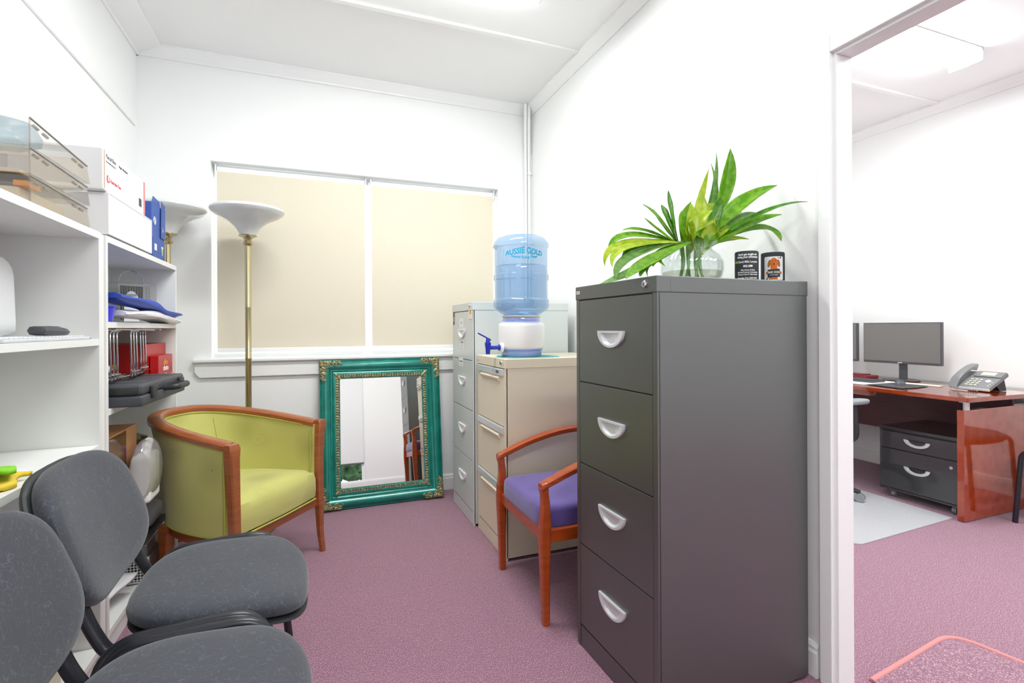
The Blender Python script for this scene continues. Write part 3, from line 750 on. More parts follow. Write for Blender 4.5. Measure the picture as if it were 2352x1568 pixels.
# ================================================================= FLOOR LAMPS
def floor_lamp(loc, label):
    t = thing('floor_lamp', label, 'floor lamp', loc, group=None)
    obj('base', lathe(new(), [(.004, 0), (.142, 0), (.146, .006), (.144, .014), (.12, .022), (.07, .030), (.030, .040), (.022, .052), (.018, .07), (.004, .07)], 56), M['brass'], t, True)
    prof = [(.004, .06), (.0165, .06), (.0165, .40), (.0175, .402), (.0175, .408), (.0165, .41), (.0165, .99), (.0178, .992), (.0178, 1.002), (.0165, 1.004), (.0165, 1.285), (.0172, 1.29), (.0172, 1.298), (.0165, 1.30), (.0165, 1.655), (.004, 1.655)]
    obj('pole', lathe(new(), prof, 24), M['brass'], t, True)
    prof = [(.004, 1.65), (.019, 1.65), (.026, 1.658), (.028, 1.666), (.024, 1.674), (.020, 1.680), (.022, 1.690), (.029, 1.700), (.045, 1.705), (.050, 1.709), (.046, 1.713), (.004, 1.713)]
    obj('collar', lathe(new(), prof, 32), M['brass'], t, True)
    o = [(.042, 1.712), (.046, 1.722), (.056, 1.742), (.074, 1.765), (.100, 1.788), (.135, 1.808), (.168, 1.824), (.188, 1.839), (.196, 1.852), (.194, 1.862), (.186, 1.868)]
    inner = [(r-.005, z+.003) for r, z in reversed(o[:-1])]
    obj('lamp_shade', lathe(new(), o+inner, 64, cap=False), M['opal'], t, True)
    return t
floor_lamp((-.365, 3.30, 0), 'brass uplighter floor lamp standing in front of the left roller blind')
floor_lamp((-.782, 3.385, 0), 'brass uplighter floor lamp in the corner, half hidden behind the blue box')

# ================================================================= TUB CHAIR
t = thing('tub_chair', 'lime green upholstered tub chair with cherry wood rim', 'armchair', (-.163, 2.628, 0), rz=math.atan2(-.589, .808))
# local: +x faces forward (out of the chair), +y is the sitter's left, z up
TW, TD = .275, .515
def plan(s, off=0, ox=0):
    """U-shaped plan, s from -1 (y=-TW front) to 1 (y=+TW front)"""
    a = s*math.pi/2
    e = 2.5
    cx = abs(math.cos(a))**(2/e); sy = math.copysign(abs(math.sin(a))**(2/e), math.sin(a))
    return Vector((-(TD+off)*cx+ox, (TW+off)*sy, 0))
NS = 48
SS = [-1+2*i/NS for i in range(NS+1)]
def topz(s): return .672+.085*(math.cos(s*math.pi/2))**.8 if abs(s) < 1 else .672
def lean(s): return .085*(abs(math.cos(s*math.pi/2)))**.6
def shell_pt(s, f, off):
    """f 0 bottom .. 1 top"""
    p = plan(s, off); c = abs(math.cos(s*math.pi/2))
    k = f**1.5
    p.x -= .10*c*k*1.0; p.y *= 1+.055*k*(.3+.7*c)
    p.x += .035*(1-c)*0; p.z = .285+(topz(s)-.285)*f
    return p
rings = []
for s in SS:
    out = [shell_pt(s, f/10, .022) for f in range(11)]; inn = [shell_pt(s, f/10, -.026) for f in range(10, -1, -1)]
    rings.append(out+inn)
obj('shell', loft(new(), rings, True, (True, True)), M['lime'], t, True)
# rim rail
rings = []
for s in SS:
    p = shell_pt(s, 1, 0); q = shell_pt(min(1, s+.01), 1, 0)-shell_pt(max(-1, s-.01), 1, 0); q.z = 0; q.normalize(); n = Vector((q.y, -q.x, 0))
    if n.dot(Vector((p.x+.2, p.y, 0))) < 0: n = -n
    hw = .031; ring = []
    for u, v in ((-hw, -.010), (-hw, .008), (-hw*.72, .017), (0, .021), (hw*.72, .017), (hw, .008), (hw, -.010), (hw*.6, -.016), (-hw*.6, -.016)):
        ring.append(p+n*u+Vector((0, 0, v)))
    rings.append(ring)
obj('top_rail', loft(new(), rings, True, (True, True)), M['cherry'], t, True)
# front posts running into tapered front legs
for sy in (-1, 1):
    bm = new()
    y0 = sy*(TW+.004)
    secs = [(.010, 0, .0135, .013, sy*.018), (.0, .10, .015, .015, sy*.012), (0, .25, .019, .0185, sy*.004), (.0, .30, .020, .020, sy*.002), (-.004, .48, .020, .023, sy*.004), (-.004, .62, .021, .026, sy*.010), (.0, .672, .022, .029, sy*.014), (-.002, .690, .018, .025, sy*.014)]
    rings = []
    for (dx, z, hx, hy, dy) in secs:
        cx, cy = dx+.012, y0+dy; bvl = .006
        rings.append([Vector((cx+a_, cy+b_, z)) for a_, b_ in ((-hx, -hy+bvl), (-hx+bvl, -hy), (hx-bvl, -hy), (hx, -hy+bvl), (hx, hy-bvl), (hx-bvl, hy), (-hx+bvl, hy), (-hx, hy-bvl))])
    loft(bm, rings, True, (True, True)); obj('leg', bm, M['cherry'], t, True)
for sy in (-1, 1):
    bm = new(); rings = []
    for dx, z, hh in ((-.03, 0, .016), (-.012, .12, .019), (0, .29, .024)):
        cx, cy = -TD+.10+dx, sy*(TW-.055)
        rings.append([Vector((cx+a_*hh, cy+b_*hh, z)) for a_, b_ in ((-1, -1), (1, -1), (1, 1), (-1, 1))])
    loft(bm, rings, True, (True, True)); obj('leg', bm, M['cherry'], t, False)
# bottom wood frame following the plan
bm = new(); rings = []
for s in SS:
    pi_, po = plan(s, -.03), plan(s, .012)
    rings.append([Vector((po.x, po.y, .245)), Vector((po.x, po.y, .287)), Vector((pi_.x, pi_.y, .287)), Vector((pi_.x, pi_.y, .245))])
loft(bm, rings, True, (True, True)); box(bm, -.03, .012, -TW, TW, .245, .287, .003)
obj('seat_rail', bm, M['cherry'], t, False)
# piping lines
bm = new()
for off, z in ((.0225, .290),): tube(bm, [Vector((plan(s, off).x, plan(s, off).y, z)) for s in SS], .0045, 6)
tube(bm, [shell_pt(s, .975, .0235) for s in SS], .004, 6); tube(bm, [shell_pt(s, .965, -.0275) for s in SS[1:-1]], .004, 6)
for sy in (-1, 1):
    tube(bm, [Vector((-.018, sy*(TW+.026*(1+.0)), .29+.36*k/6)) + Vector((0, sy*.006*(k/6)**1.5, 0)) for k in range(7)], .004, 6)
    tube(bm, [Vector((-.014, sy*(TW-.0285), .43+.215*k/6)) for k in range(7)], .004, 6)
tube(bm, [(.018, -TW+.03, .290), (.026, 0, .290), (.018, TW-.03, .290)], .0045, 6)
obj('piping', bm, M['limepiping'], t, True)
# seat: fills the tub, front face drops to the rail
def so(th):
    x, y = superell(1, 1, 5)(th); return x, y
bm = new(); nx, ny = 18, 22; rows = []
W2 = TW-.024
def seat_h(u, v):     # u -1..1 across, v 0 front..1 back
    return .432+.022*(1-u**4)*(1-.5*v)-.012*v
path = [(0, .292), (.012, .300), (.016, .34), (.014, .39), (.004, .420), (-.018, 1)]
grid = []
for j in range(-5, nx+1):
    row = []
    for i in range(ny+1):
        u = -1+2*i/ny
        if j < 0:
            dx, z = path[j+5]; bow = .012*(1-u*u)
            row.append(Vector((dx+bow, u*W2, z)))
        else:
            v = j/nx; x = -.022-v*(TD-.045); hw = W2
            xx = max(0, -x-.22)/(TD-.22); hw = W2*(1-min(.97, xx)**3.2)**.45
            row.append(Vector((x+.012*(1-u*u)*(1-v), u*hw, seat_h(u, v)-(.010 if j == 0 else 0))))
    grid.append(row)
loft(bm, grid, False)
obj('seat', bm, M['lime'], t, True)
bm = new()
tube(bm, [shell_pt(.30, f/10, -.0268) for f in range(4, 10)], .0016, 5)
obj('seam', bm, M['limepiping'], t, True)

# ================================================================= VISITOR CHAIRS
def visitor_chair(loc, rz, label):
    t = thing('visitor_chair', label, 'chair', loc, rz, 'black fabric visitor chairs by the bookcases')
    # +x forward
    def seat_out(th):
        x, y = superell(.215, .240, 3.1)(th)
        y *= 1+.045*(x/.215); return x, y
    def sdef(p):
        return Vector((p.x, p.y, .485+p.z-.030*max(0, (p.x-.08)/.13)**2+.012*(p.y/.25)**2-.012*(p.x/.2)))
    obj('seat', pad(new(), seat_out, .052, .016, sdef, 64), M['squiggle'], t, True)
    def sdef2(p): return Vector((p.x*.99, p.y*.99, .434+p.z*.35-.030*max(0, (p.x-.08)/.13)**2+.012*(p.y/.25)**2-.012*(p.x/.2)))
    obj('seat_shell', pad(new(), seat_out, .045, 0, sdef2, 48), M['blackplastic'], t, True)
    def back_out(th):
        x, y = superell(.256, .175, 3.1)(th)
        x *= 1-.03*(y/.18); return x, y
    al = R(19)
    def bdef(p, off=0):
        y, h, th = p.x, p.y, p.z+off          # th: towards the sitter
        th += .5*y*y
        zz = .666+h*math.cos(al)-(-th)*math.sin(al)*.0; x = -.268+th*math.cos(al)-(h+.16)*math.sin(al)
        return Vector((x, y, zz+th*math.sin(al)))
    obj('backrest', pad(new(), back_out, .048, .014, lambda p: bdef(p, .03), 64), M['squiggle'], t, True)
    obj('back_shell', pad(new(), lambda a: tuple(c*1.012 for c in back_out(a)), .028, 0, lambda p: bdef(Vector((p.x, p.y, p.z*1.0)), -.010), 56), M['blackplastic'], t, True)
    for sy in (-1, 1):
        pts = [(-.320, sy*.185, .70), (-.296, sy*.187, .60), (-.250, sy*.190, .47), (-.215, sy*.195, .408), (-.12, sy*.20, .400), (.06, sy*.20, .400)]
        obj('back_tube', tube(new(), smoothpath(fillet(pts, .07), 3), .0135, 12, flat=1.5, up=(0, 1, 0)), M['blacktube'], t, True)
        pts = [(-.27, sy*.257, 0.0), (-.215, sy*.2585, .468), (.115, sy*.2585, .482), (.165, sy*.257, 0.0)]
        lg = obj('leg_frame', tube(new(), fillet(pts, .085, 8), .0125, 12, flat=1.25, up=(0, 1, 0)), M['blacktube'], t, True)
        for px_ in (-.27, .165):
            obj('foot_cap', lathe(new(), [(.004, 0), (.017, 0), (.017, .022), (.004, .022)], 14, (px_, sy*.257, 0)), M['blackplastic'], lg, True)
    bm = new(); tube(bm, [(-.08, -.24, .425), (-.08, .24, .425)], .010, 10); tube(bm, [(.10, -.24, .430), (.10, .24, .430)], .010, 10)
    obj('cross_bar', bm, M['blacktube'], t, True)
    return t
VC2 = visitor_chair((-.238, 1.640, 0), R(1), 'black fabric visitor chair nearer the green tub chair, its back fully in view')
VC1 = dup(VC2, (-.225, 1.090, 0), R(-2), 'black fabric visitor chair nearest the camera, cut by the bottom left corner')

# ================================================================= WOODEN ARMCHAIR
t = thing('wooden_armchair', 'red cherry armchair with purple seat between beige and black cabinets', 'armchair', (.84, 2.065, 0), rz=R(180))
# +x forward = towards -X of the room ; origin under the front legs
HWc = .248
for sy in (-1, 1):
    bm = new(); rings = []
    for z, cx, hx, hy in ((0, 0, .014, .014), (.02, 0, .0145, .0145), (.20, .003, .018, .016), (.33, .004, .023, .018), (.41, .002, .022, .018), (.47, .000, .017, .016), (.51, .003, .015, .015), (.540, .008, .018, .016)):
        yy = sy*HWc
        rings.append([Vector((cx+a_*hx, yy+b_*hy, z)) for a_, b_ in ((-1, -.7), (-.7, -1), (.7, -1), (1, -.7), (1, .7), (.7, 1), (-.7, 1), (-1, .7))])
    loft(bm, rings, True, (True, True)); obj('leg', bm, M['redwood'], t, False)
    bm = new(); rings = []
    for z, cx in ((0, -.56), (.2, -.525), (.40, -.505), (.60, -.515), (.75, -.545), (.86, -.585)):
        yy = sy*(HWc-.01); hh = .017
        rings.append([Vector((cx+a_*hh*1.2, yy+b_*hh, z)) for a_, b_ in ((-1, -1), (1, -1), (1, 1), (-1, 1))])
    loft(bm, rings, True, (True, True)); obj('leg', bm, M['redwood'], t, False)
    # arm
    bm = new(); rings = []
    pp = smoothpath([(.022, .545), (-.03, .565), (-.10, .592), (-.20, .622), (-.32, .645), (-.44, .652), (-.525, .650)], 4)
    pp = smoothpath([(a_[0], 0, a_[1]) for a_ in [(.022, .545), (-.03, .565), (-.10, .592), (-.20, .622), (-.32, .645), (-.44, .652), (-.525, .650)]], 4)
    for i, p in enumerate(pp):
        k = i/(len(pp)-1); hy = .019+.006*math.sin(math.pi*k); hz = .013; yy = sy*(HWc+.004)
        rings.append([Vector((p.x, yy+b_*hy, p.z+c_*hz)) for b_, c_ in ((-1, -.6), (-.8, -1), (.8, -1), (1, -.6), (1, .6), (.8, 1), (-.8, 1), (-1, .6))])
    loft(bm, rings, True, (True, True)); obj('arm', bm, M['redwood'], t, True)
bm = new(); box(bm, -.012, .010, -HWc+.012, HWc-.012, .322, .372, .003)
for sy in (-1, 1): box(bm, -.51, -.01, sy*HWc-.011, sy*HWc+.011, .322, .372, .003)
box(bm, -.52, -.50, -HWc, HWc, .322, .372, .003); obj('seat_rail', bm, M['redwood'], t)
def wo(th): return superell(.262, .236, 10)(th)
def wdef(p): return Vector((p.x-.248, p.y, .455+p.z))
obj('seat', pad(new(), wo, .088, .016, wdef, 96, True), M['purple'], t, True)
bm = new()
def bp(y, z, th):
    return Vector((-.535-.045*((z-.55)/.3)-.06*(1-(y/.26)**2)+th+.045, y, z))
rings = []
for i in range(17):
    y = -.235+.47*i/16
    rings.append([bp(y, z, th) for z, th in ((.56, -.012), (.84, -.012), (.85, 0), (.84, .018), (.70, .026), (.57, .018), (.55, 0))])
loft(bm, rings, True, (True, True)); obj('backrest', bm, M['purple'], t, True)
bm = new(); rings = []
for i in range(17):
    y = -.25+.50*i/16; rings.append([bp(y, z, th) for z, th in ((.845, -.016), (.905, -.016), (.905, .014), (.845, .014))])
loft(bm, rings, True, (True, True)); obj('crest_rail', bm, M['redwood'], t, False)

# ================================================================= VASE, CUTTINGS, CAN COOLERS
vb = Vector((1.225, 1.425, 1.3182))
t = thing('glass_vase', 'round ribbed clear glass vase with a little water on black cabinet', 'vase', vb)
rib = lambda a_, z: 1+.012*math.sin(a_*26)*(1 if .01 < z < .112 else 0)
o = [(.004, 0), (.075, 0), (.088, .006), (.100, .025), (.105, .05), (.103, .075), (.092, .098), (.075, .112), (.068, .120), (.069, .128), (.078, .136), (.084, .140), (.086, .143)]
inn = [(.083, .143), (.066, .129), (.064, .120), (.071, .111), (.088, .096), (.099, .074), (.101, .05), (.096, .026), (.084, .010), (.004, .008)]
obj('vase_body', lathe(new(), o+inn, 104, fn=rib), M['glass'], t, True)
obj('water', lathe(new(), [(.004, .009), (.083, .0105), (.095, .027), (.0985, .042), (.004, .042)], 64), M['vasewater'], t, True)
t = thing('leafy_cuttings', 'bunch of long green leafy cuttings in the glass vase', 'plant', vb+Vector((0, 0, .1)))
t.location = (0, 0, 0); t.location = vb
lm = ['leaf1', 'leaf2', 'leaf3', 'leaf4']
def leaf(px, py, Y, wd, m, bend=.0, base=None, curl=.15, mid=None, roll=0, tipw=0.0, peak=.55):
    rr_ = ray(px, py); Y = min(Y, 1.515*rr_.y/rr_.x)
    tip = at(px, py, Y=Y)-vb; b = base if base else Vector((random.uniform(-.03, .03), random.uniform(-.03, .03), .12))
    d = tip-b; L = d.length
    ctrl = (b+tip)/2+Vector((0, 0, bend))
    if mid: ctrl = at(mid[0], mid[1], Y=(Y+1.425)/2)-vb; ctrl = ctrl*2-(b+tip)*.5
    N = 16; rows = []
    side0 = None
    for i in range(N+1):
        k = i/N; p = (1-k)**2*b+2*k*(1-k)*ctrl+k*k*tip
        tan = (2*(1-k)*(ctrl-b)+2*k*(tip-ctrl)).normalized()
        view = (Vector((0, 0, H))-(vb+p)).normalized()
        side = tan.cross(Vector((math.sin(roll)*.9, -.75, .65+.3*math.cos(roll)))).normalized()
        if side0 and side.dot(side0) < 0: side = -side
        side0 = side; nrm = side.cross(tan).normalized()
        wk = wd*(math.sin(math.pi*min(1, k**(math.log(.5)/math.log(peak))))**.9*.93+.07*(1-k)**.5+.0)
        if i == N: wk = .0006
        row = []
        for j in range(-3, 4):
            u = j/3; q = p+side*(u*wk*.5)+nrm*(curl*wk*(abs(u)**1.5)+.02*wk*math.sin(k*20)*u)
            if q.x+vb.x > .895: q.z = max(q.z, .0045)
            row.append(q)
        rows.append(row)
    bm = loft(new(), rows, False)
    o = obj('leaf', bm, M[m], t, True)
    md = o.modifiers.new('thick', 'SOLIDIFY'); md.thickness = .0012
    return o
V = Vector
# upright and right-hand leaves
leaf(1677, 340, 1.45, .055, 'leaf1', base=V((.035, .0, .13)), mid=(1655, 470), peak=.72, curl=.35)
leaf(1628, 388, 1.50, .030, 'leaf2', base=V((.01, .03, .12)), mid=(1603, 480), peak=.45)
leaf(1645, 350, 1.52, .022, 'leaf4', base=V((.02, .03, .12)), mid=(1634, 460))
leaf(1632, 374, 1.50, .024, 'leaf4', base=V((.03, .02, .12)), mid=(1640, 470))
leaf(1785, 425, 1.50, .062, 'leaf1', base=V((.04, .02, .12)), mid=(1690, 478), peak=.55)
leaf(1855, 463, 1.50, .030, 'leaf3', base=V((.05, .03, .12)), mid=(1745, 492), peak=.5)
leaf(1796, 492, 1.42, .055, 'leaf1', base=V((.04, -.02, .12)), mid=(1705, 520), peak=.5)
leaf(1795, 553, 1.40, .048, 'leaf1', base=V((.05, -.02, .13)), mid=(1738, 524), peak=.68)
leaf(1720, 549, 1.38, .034, 'leaf2', base=V((.03, -.04, .13)), mid=(1672, 549), peak=.5)
leaf(1755, 502, 1.46, .032, 'leaf4', base=V((.05, .01, .13)), mid=(1700, 500), peak=.6)
leaf(1700, 480, 1.48, .055, 'leaf2', base=V((.03, .02, .10)), mid=(1668, 512), peak=.55)
leaf(1637, 483, 1.38, .058, 'leaf2', base=V((-.02, -.03, .12)), mid=(1600, 515), peak=.55)
leaf(1610, 440, 1.44, .060, 'leaf2', base=V((.0, .01, .12)), mid=(1606, 500), peak=.5)
leaf(1586, 465, 1.43, .045, 'leaf2', base=V((-.01, .01, .10)), mid=(1585, 515), peak=.6)
leaf(1588, 462, 1.36, .030, 'leaf1', base=V((-.03, -.04, .12)), mid=(1565, 520), peak=.5)
leaf(1570, 482, 1.46, .034, 'leaf1', base=V((-.02, .02, .10)), mid=(1567, 520), peak=.6)
leaf(1655, 450, 1.40, .045, 'leaf3', base=V((.025, -.02, .12)), mid=(1640, 500), peak=.5)
leaf(1650, 500, 1.36, .060, 'leaf2', base=V((.02, -.03, .10)), mid=(1630, 535), peak=.5)
leaf(1560, 500, 1.40, .038, 'leaf2', base=V((-.03, -.02, .12)), mid=(1572, 535), peak=.5)
leaf(1640, 465, 1.46, .05, 'leaf2', base=V((.01, .02, .11)), mid=(1618, 505), peak=.5)
leaf(1668, 515, 1.34, .05, 'leaf1', base=V((.02, -.04, .12)), mid=(1640, 540), peak=.5)
leaf(1690, 528, 1.38, .045, 'leaf2', base=V((.03, -.03, .12)), mid=(1655, 530), peak=.5)
leaf(1590, 505, 1.34, .048, 'leaf2', base=V((-.01, -.04, .11)), mid=(1588, 540), peak=.5)
leaf(1622, 520, 1.35, .045, 'leaf1', base=V((-.01, -.04, .12)), mid=(1602, 545), peak=.5)
# left-hand leaves
leaf(1535, 437, 1.46, .036, 'leaf3', base=V((-.04, .01, .12)), mid=(1541, 495), peak=.6, roll=.4)
leaf(1519, 470, 1.44, .038, 'leaf3', base=V((-.05, .0, .12)), mid=(1533, 505), peak=.6)
leaf(1476, 469, 1.42, .034, 'leaf1', base=V((-.05, .0, .12)), mid=(1515, 505), peak=.55)
leaf(1480, 500, 1.38, .032, 'leaf1', base=V((-.05, -.02, .12)), mid=(1510, 528), peak=.55)
leaf(1500, 480, 1.46, .03, 'leaf4', base=V((-.04, .0, .12)), mid=(1525, 520), peak=.5)
leaf(1430, 528, 1.40, .026, 'leaf1', base=V((-.05, -.01, .13)), mid=(1485, 531), peak=.45)
leaf(1397, 572, 1.38, .034, 'leaf1', base=V((-.05, -.02, .13)), mid=(1450, 540), peak=.45)
leaf(1389, 612, 1.34, .028, 'leaf2', base=V((-.06, -.03, .135)), mid=(1430, 560), peak=.5)
leaf(1407, 615, 1.30, .028, 'leaf2', base=V((-.06, -.04, .135)), mid=(1440, 568), peak=.5)
leaf(1432, 612, 1.36, .050, 'leaf3', base=V((-.06, -.03, .135)), mid=(1470, 570), peak=.55)
leaf(1415, 645, 1.30, .035, 'leaf4', base=V((-.06, -.04, .14)), mid=(1448, 590), peak=.5)
leaf(1378, 652, 1.26, .034, 'leaf4', base=V((-.05, -.05, .14)), mid=(1460, 620), peak=.45)
leaf(1437, 641, 1.24, .042, 'leaf1', base=V((-.05, -.06, .135)), mid=(1487, 602), peak=.5)
leaf(1470, 638, 1.28, .026, 'leaf3', base=V((-.06, -.05, .13)), mid=(1497, 600), peak=.5)
leaf(1488, 636, 1.30, .018, 'leaf3', base=V((-.06, -.03, .14)), mid=(1500, 595), peak=.4)
leaf(1528, 610, 1.32, .024, 'leaf1', base=V((-.06, -.04, .14)), mid=(1515, 582), peak=.6)
leaf(1500, 612, 1.34, .030, 'leaf2', base=V((-.05, -.03, .14)), mid=(1518, 580), peak=.6)
bm = new()
for k in range(8):
    a_ = k*2.4; r_ = .02+.006*(k % 4); tube(bm, smoothpath([(r_*1.6*math.cos(a_), r_*1.6*math.sin(a_), .014), (r_*math.cos(a_+.25), r_*math.sin(a_+.25), .07), (r_*1.2*math.cos(a_+.3), r_*1.2*math.sin(a_+.3), .14)], 4), .0045, 6)
obj('stem', bm, M['leaf4'], t, True)

def can_cooler(loc, a0, label):
    t = thing('can_cooler', label, 'can cooler', loc); t.scale = (.87, .87, .985)
    rr = .043; hh = .108
    prof = [(.004, 0), (rr-.003, 0), (rr, .003), (rr, hh-.003), (rr-.002, hh), (rr-.006, hh), (rr-.007, hh-.004), (rr-.007, .012), (.004, .012)]
    obj('sleeve', lathe(new(), prof, 48), M['neoprene'], t, True)
    return t, rr
def camang(p): return math.atan2(-p.y, -p.x)
p = at(1715, 642, Y=1.33); p.z = 1.3182
t, rr = can_cooler(p, 0, 'charcoal can cooler with white lettering on black cabinet'); a0 = camang(p)
for s, z, sz, mm, bd in (("Don't get caught out", .0925, .0098, 'text_white', .0003), ('during your adventures', .0835, .0098, 'text_white', .0003), ('David Mills Lawyers', .067, .0104, 'text_white', .0001), ('the right advice the first time', .0605, .0056, 'text_black', 0), ('4922 6388', .0525, .0092, 'text_white', .0004), ('Wills, Estates, Probate', .040, .0066, 'text_white', .0001), ('Qld wide Property Conveyancing', .0325, .0066, 'text_white', .0001), ('Criminal, Police & Traffic matters', .025, .0066, 'text_white', .0001), ('Fixed fee. Free initial advice', .0125, .0078, 'text_white', .0002)):
    curved_text('lettering', s, sz, M[mm], t, rr, z, a0+(.13 if 'David' in s else .1), bold=bd, sx=.86)
curved_text('lettering', 'DML', .0104, M['text_green'], t, rr, .067, a0-.95, bold=.0003, sx=.9)
p = at(1775, 643, Y=1.32); p.z = 1.3182
t, rr = can_cooler(p, 0, 'charcoal can cooler printed with a brown dog holding a sign'); a0 = camang(p)+.1
def patch(name, poly, m, off, parent, sub=6):
    """small printed shape wrapped on the sleeve; poly in (arc length, height)"""
    bm = new(); pts = []
    n = len(poly)
    for i in range(n):
        a_, b_ = poly[i], poly[(i+1) % n]
        for k in range(sub): pts.append((a_[0]+(b_[0]-a_[0])*k/sub, a_[1]+(b_[1]-a_[1])*k/sub))
    cx = sum(q[0] for q in pts)/len(pts); cz = sum(q[1] for q in pts)/len(pts)
    rings = []
    for s_ in (1, .75, .5, .25, .02):
        ring = []
        for u, z in pts:
            u = cx+(u-cx)*s_; z2 = cz+(z-cz)*s_; a_ = a0+u/rr; r_ = rr+off
            ring.append(Vector((r_*math.cos(a_), r_*math.sin(a_), z2)))
        rings.append(ring)
    loft(bm, rings, True, (False, True)); return obj(name, bm, m, parent)
def ell(cx, cz, a_, b_, n=20, rot=0):
    return [(cx+a_*math.cos(2*math.pi*k/n)*math.cos(rot)-b_*math.sin(2*math.pi*k/n)*math.sin(rot), cz+a_*math.cos(2*math.pi*k/n)*math.sin(rot)+b_*math.sin(2*math.pi*k/n)*math.cos(rot)) for k in range(n)]
pl = patch('print_panel', [(-.034, .010), (.034, .010), (.036, .013), (.036, .089), (.033, .092), (-.033, .092), (-.036, .089), (-.036, .013)], M['card_white'], .0004, t)
for k in range(11): patch('print_line', [(-.035, .016+k*.0068), (.035, .016+k*.0068), (.035, .0166+k*.0068), (-.035, .0166+k*.0068)], M['card_grey'], .0006, t)
patch('printed_dog', [(-.010, .053), (.010, .053), (.013, .065), (.012, .078), (.008, .085), (0, .088), (-.008, .085), (-.012, .078), (-.013, .065)], M['orange_fur'], .0009, t)
for s_ in (-1, 1): patch('printed_ear', ell(s_*.0165, .068, .0055, .0135, rot=s_*.22), M['brown_fur'], .0012, t, 2)
patch('printed_body', [(-.013, .012), (.013, .012), (.012, .056), (-.012, .056)], M['orange_fur'], .0007, t)
for s_ in (-1, 1): patch('printed_eye', ell(s_*.0055, .0765, .0018, .0018), M['blackplastic'], .0015, t, 1)
patch('printed_nose', ell(0, .066, .0028, .0034), M['blackplastic'], .0015, t, 1)
patch('printed_sign', [(-.022, .019), (.022, .021), (.021, .049), (-.022, .047)], M['neoprene'], .0014, t)
for s_ in (-1, 1): patch('printed_paw', ell(s_*.0245, .035, .004, .005), M['orange_fur'], .0018, t, 2)
curved_text('lettering', 'BAD DOG', .0105, M['text_white'], t, rr+.0012, .034, a0, bold=.0002, sx=.85)
curved_text('lettering', 'POL DEP 2300071', .0048, M['text_white'], t, rr+.0012, .0265, a0, sx=.85)

# ================================================================= BOOKCASES
XF = -.69
def bookcase(y0, y1, shelves, label, base_z=.0):
    """open white bookcase against the left wall, front at XF"""
    t = thing('bookcase', label, 'bookcase', (XL+.004, (y0+y1)/2, 0)); hw = (y1-y0)/2; dp = XF-XL-.004
    for s in (-1, 1):
        obj('side_panel', B(0, dp, s*hw-(.018 if s > 0 else 0), s*hw+(0 if s > 0 else .018), 0, 1.503, .0008), M['white'], t)
    obj('back_panel', B(.0, .006, -hw+.018, hw-.018, .05, 1.48), M['white'], t)
    obj('top_panel', B(0, dp+.001, -hw+.0185, hw-.0185, 1.480, 1.5035, .0008), M['white'], t)
    for z in shelves:
        obj('shelf', B(.006, dp-.001, -hw+.0185, hw-.0185, z-.022, z, .0008), M['white'], t)
    obj('kick_board', B(dp-.03, dp-.014, -hw+.0185, hw-.0185, .0, shelves[-1]-.0225), M['white'], t)
    return t
bookcase(1.19, 2.145, (1.137, .775, .43, .085), 'white bookcase nearer the camera, behind the two black visitor chairs')
bookcase(2.19, 3.165, (1.197, .884, .478, .095), 'white bookcase at the far end, behind the green tub chair')
tag(obj('filler_strip', B(XF-.02, XF-.006, 2.146, 2.189, 0, 1.503, .001), M['white_edge']), 'narrow white filler strip between the two bookcases', 'strip')
for yy in (2.135, 2.20):
    tag(obj('wood_packer', B(XF+.001, XF+.022, yy-.03, yy+.015, 0, .02, .002), M['card_tan']), 'small raw wood packer at the foot of the bookcases, ' + ('nearer the camera' if yy < 2.15 else 'farther from the camera'), 'packer')

# --- stacked document drawers on the near bookcase
ty0, ty1 = 1.685, 2.062
def tray(z0, h, label, slope, contents):
    t = thing('document_tray', label, 'tray', (XF-.135, (ty0+ty1)/2, z0), group=None)
    L0, L1 = ty0-(ty0+ty1)/2, ty1-(ty0+ty1)/2; hx = .133; th = .0025
    def side(x0, x1, mm):
        bm = new(); poly = [(L0, .001), (L1, .001), (L1-.024, slope), (L0, h-.004)]
        prism(bm, poly, 'x', x0, x1); return obj('side_wall', bm, mm, t)
    side(hx-th, hx, M['smoke']); side(-hx, -hx+th, M['smoke'])
    obj('end_wall', B(-hx+th, hx-th, L0, L0+th, .001, h-.004), M['smoke'], t)
    obj('bottom', B(-hx+th, hx-th, L0+th, L1, .0005, .003), M['smoke'], t)
    bm = new(); tube(bm, [(hx, L0, h-.003), (hx, L1-.024, slope+.001)], .0026, 8); obj('rim', bm, M['traygrey'], t, True)
    bm = new(); tube(bm, [(hx-.001, L0+.001, .002), (hx-.001, L0+.001, h-.004)], .0026, 8); obj('corner_post', bm, M['smoke'], t, True)
    bm = new()
    for k, f in enumerate((.10, .24, .72, .84)):
        y = L0+f*(L1-L0); z = h-.004+(slope-h)*f
        tube(bm, [(hx-.004, y-.012, z-.009+.0), (hx-.004, y+.012, z-.009+(slope-h)*.06)], .0042, 8)
    obj('stacking_lug', bm, M['traygrey'], t, True)
    return t
tray(1.5045, .071, 'smoky clear document tray, bottom of the stack of three', .058, None)
tray(1.5765, .071, 'smoky clear document tray, middle of the stack of three', .056, None)
tray(1.6485, .077, 'clear document tray with blue plastic bag, top of the stack of three', .052, None)
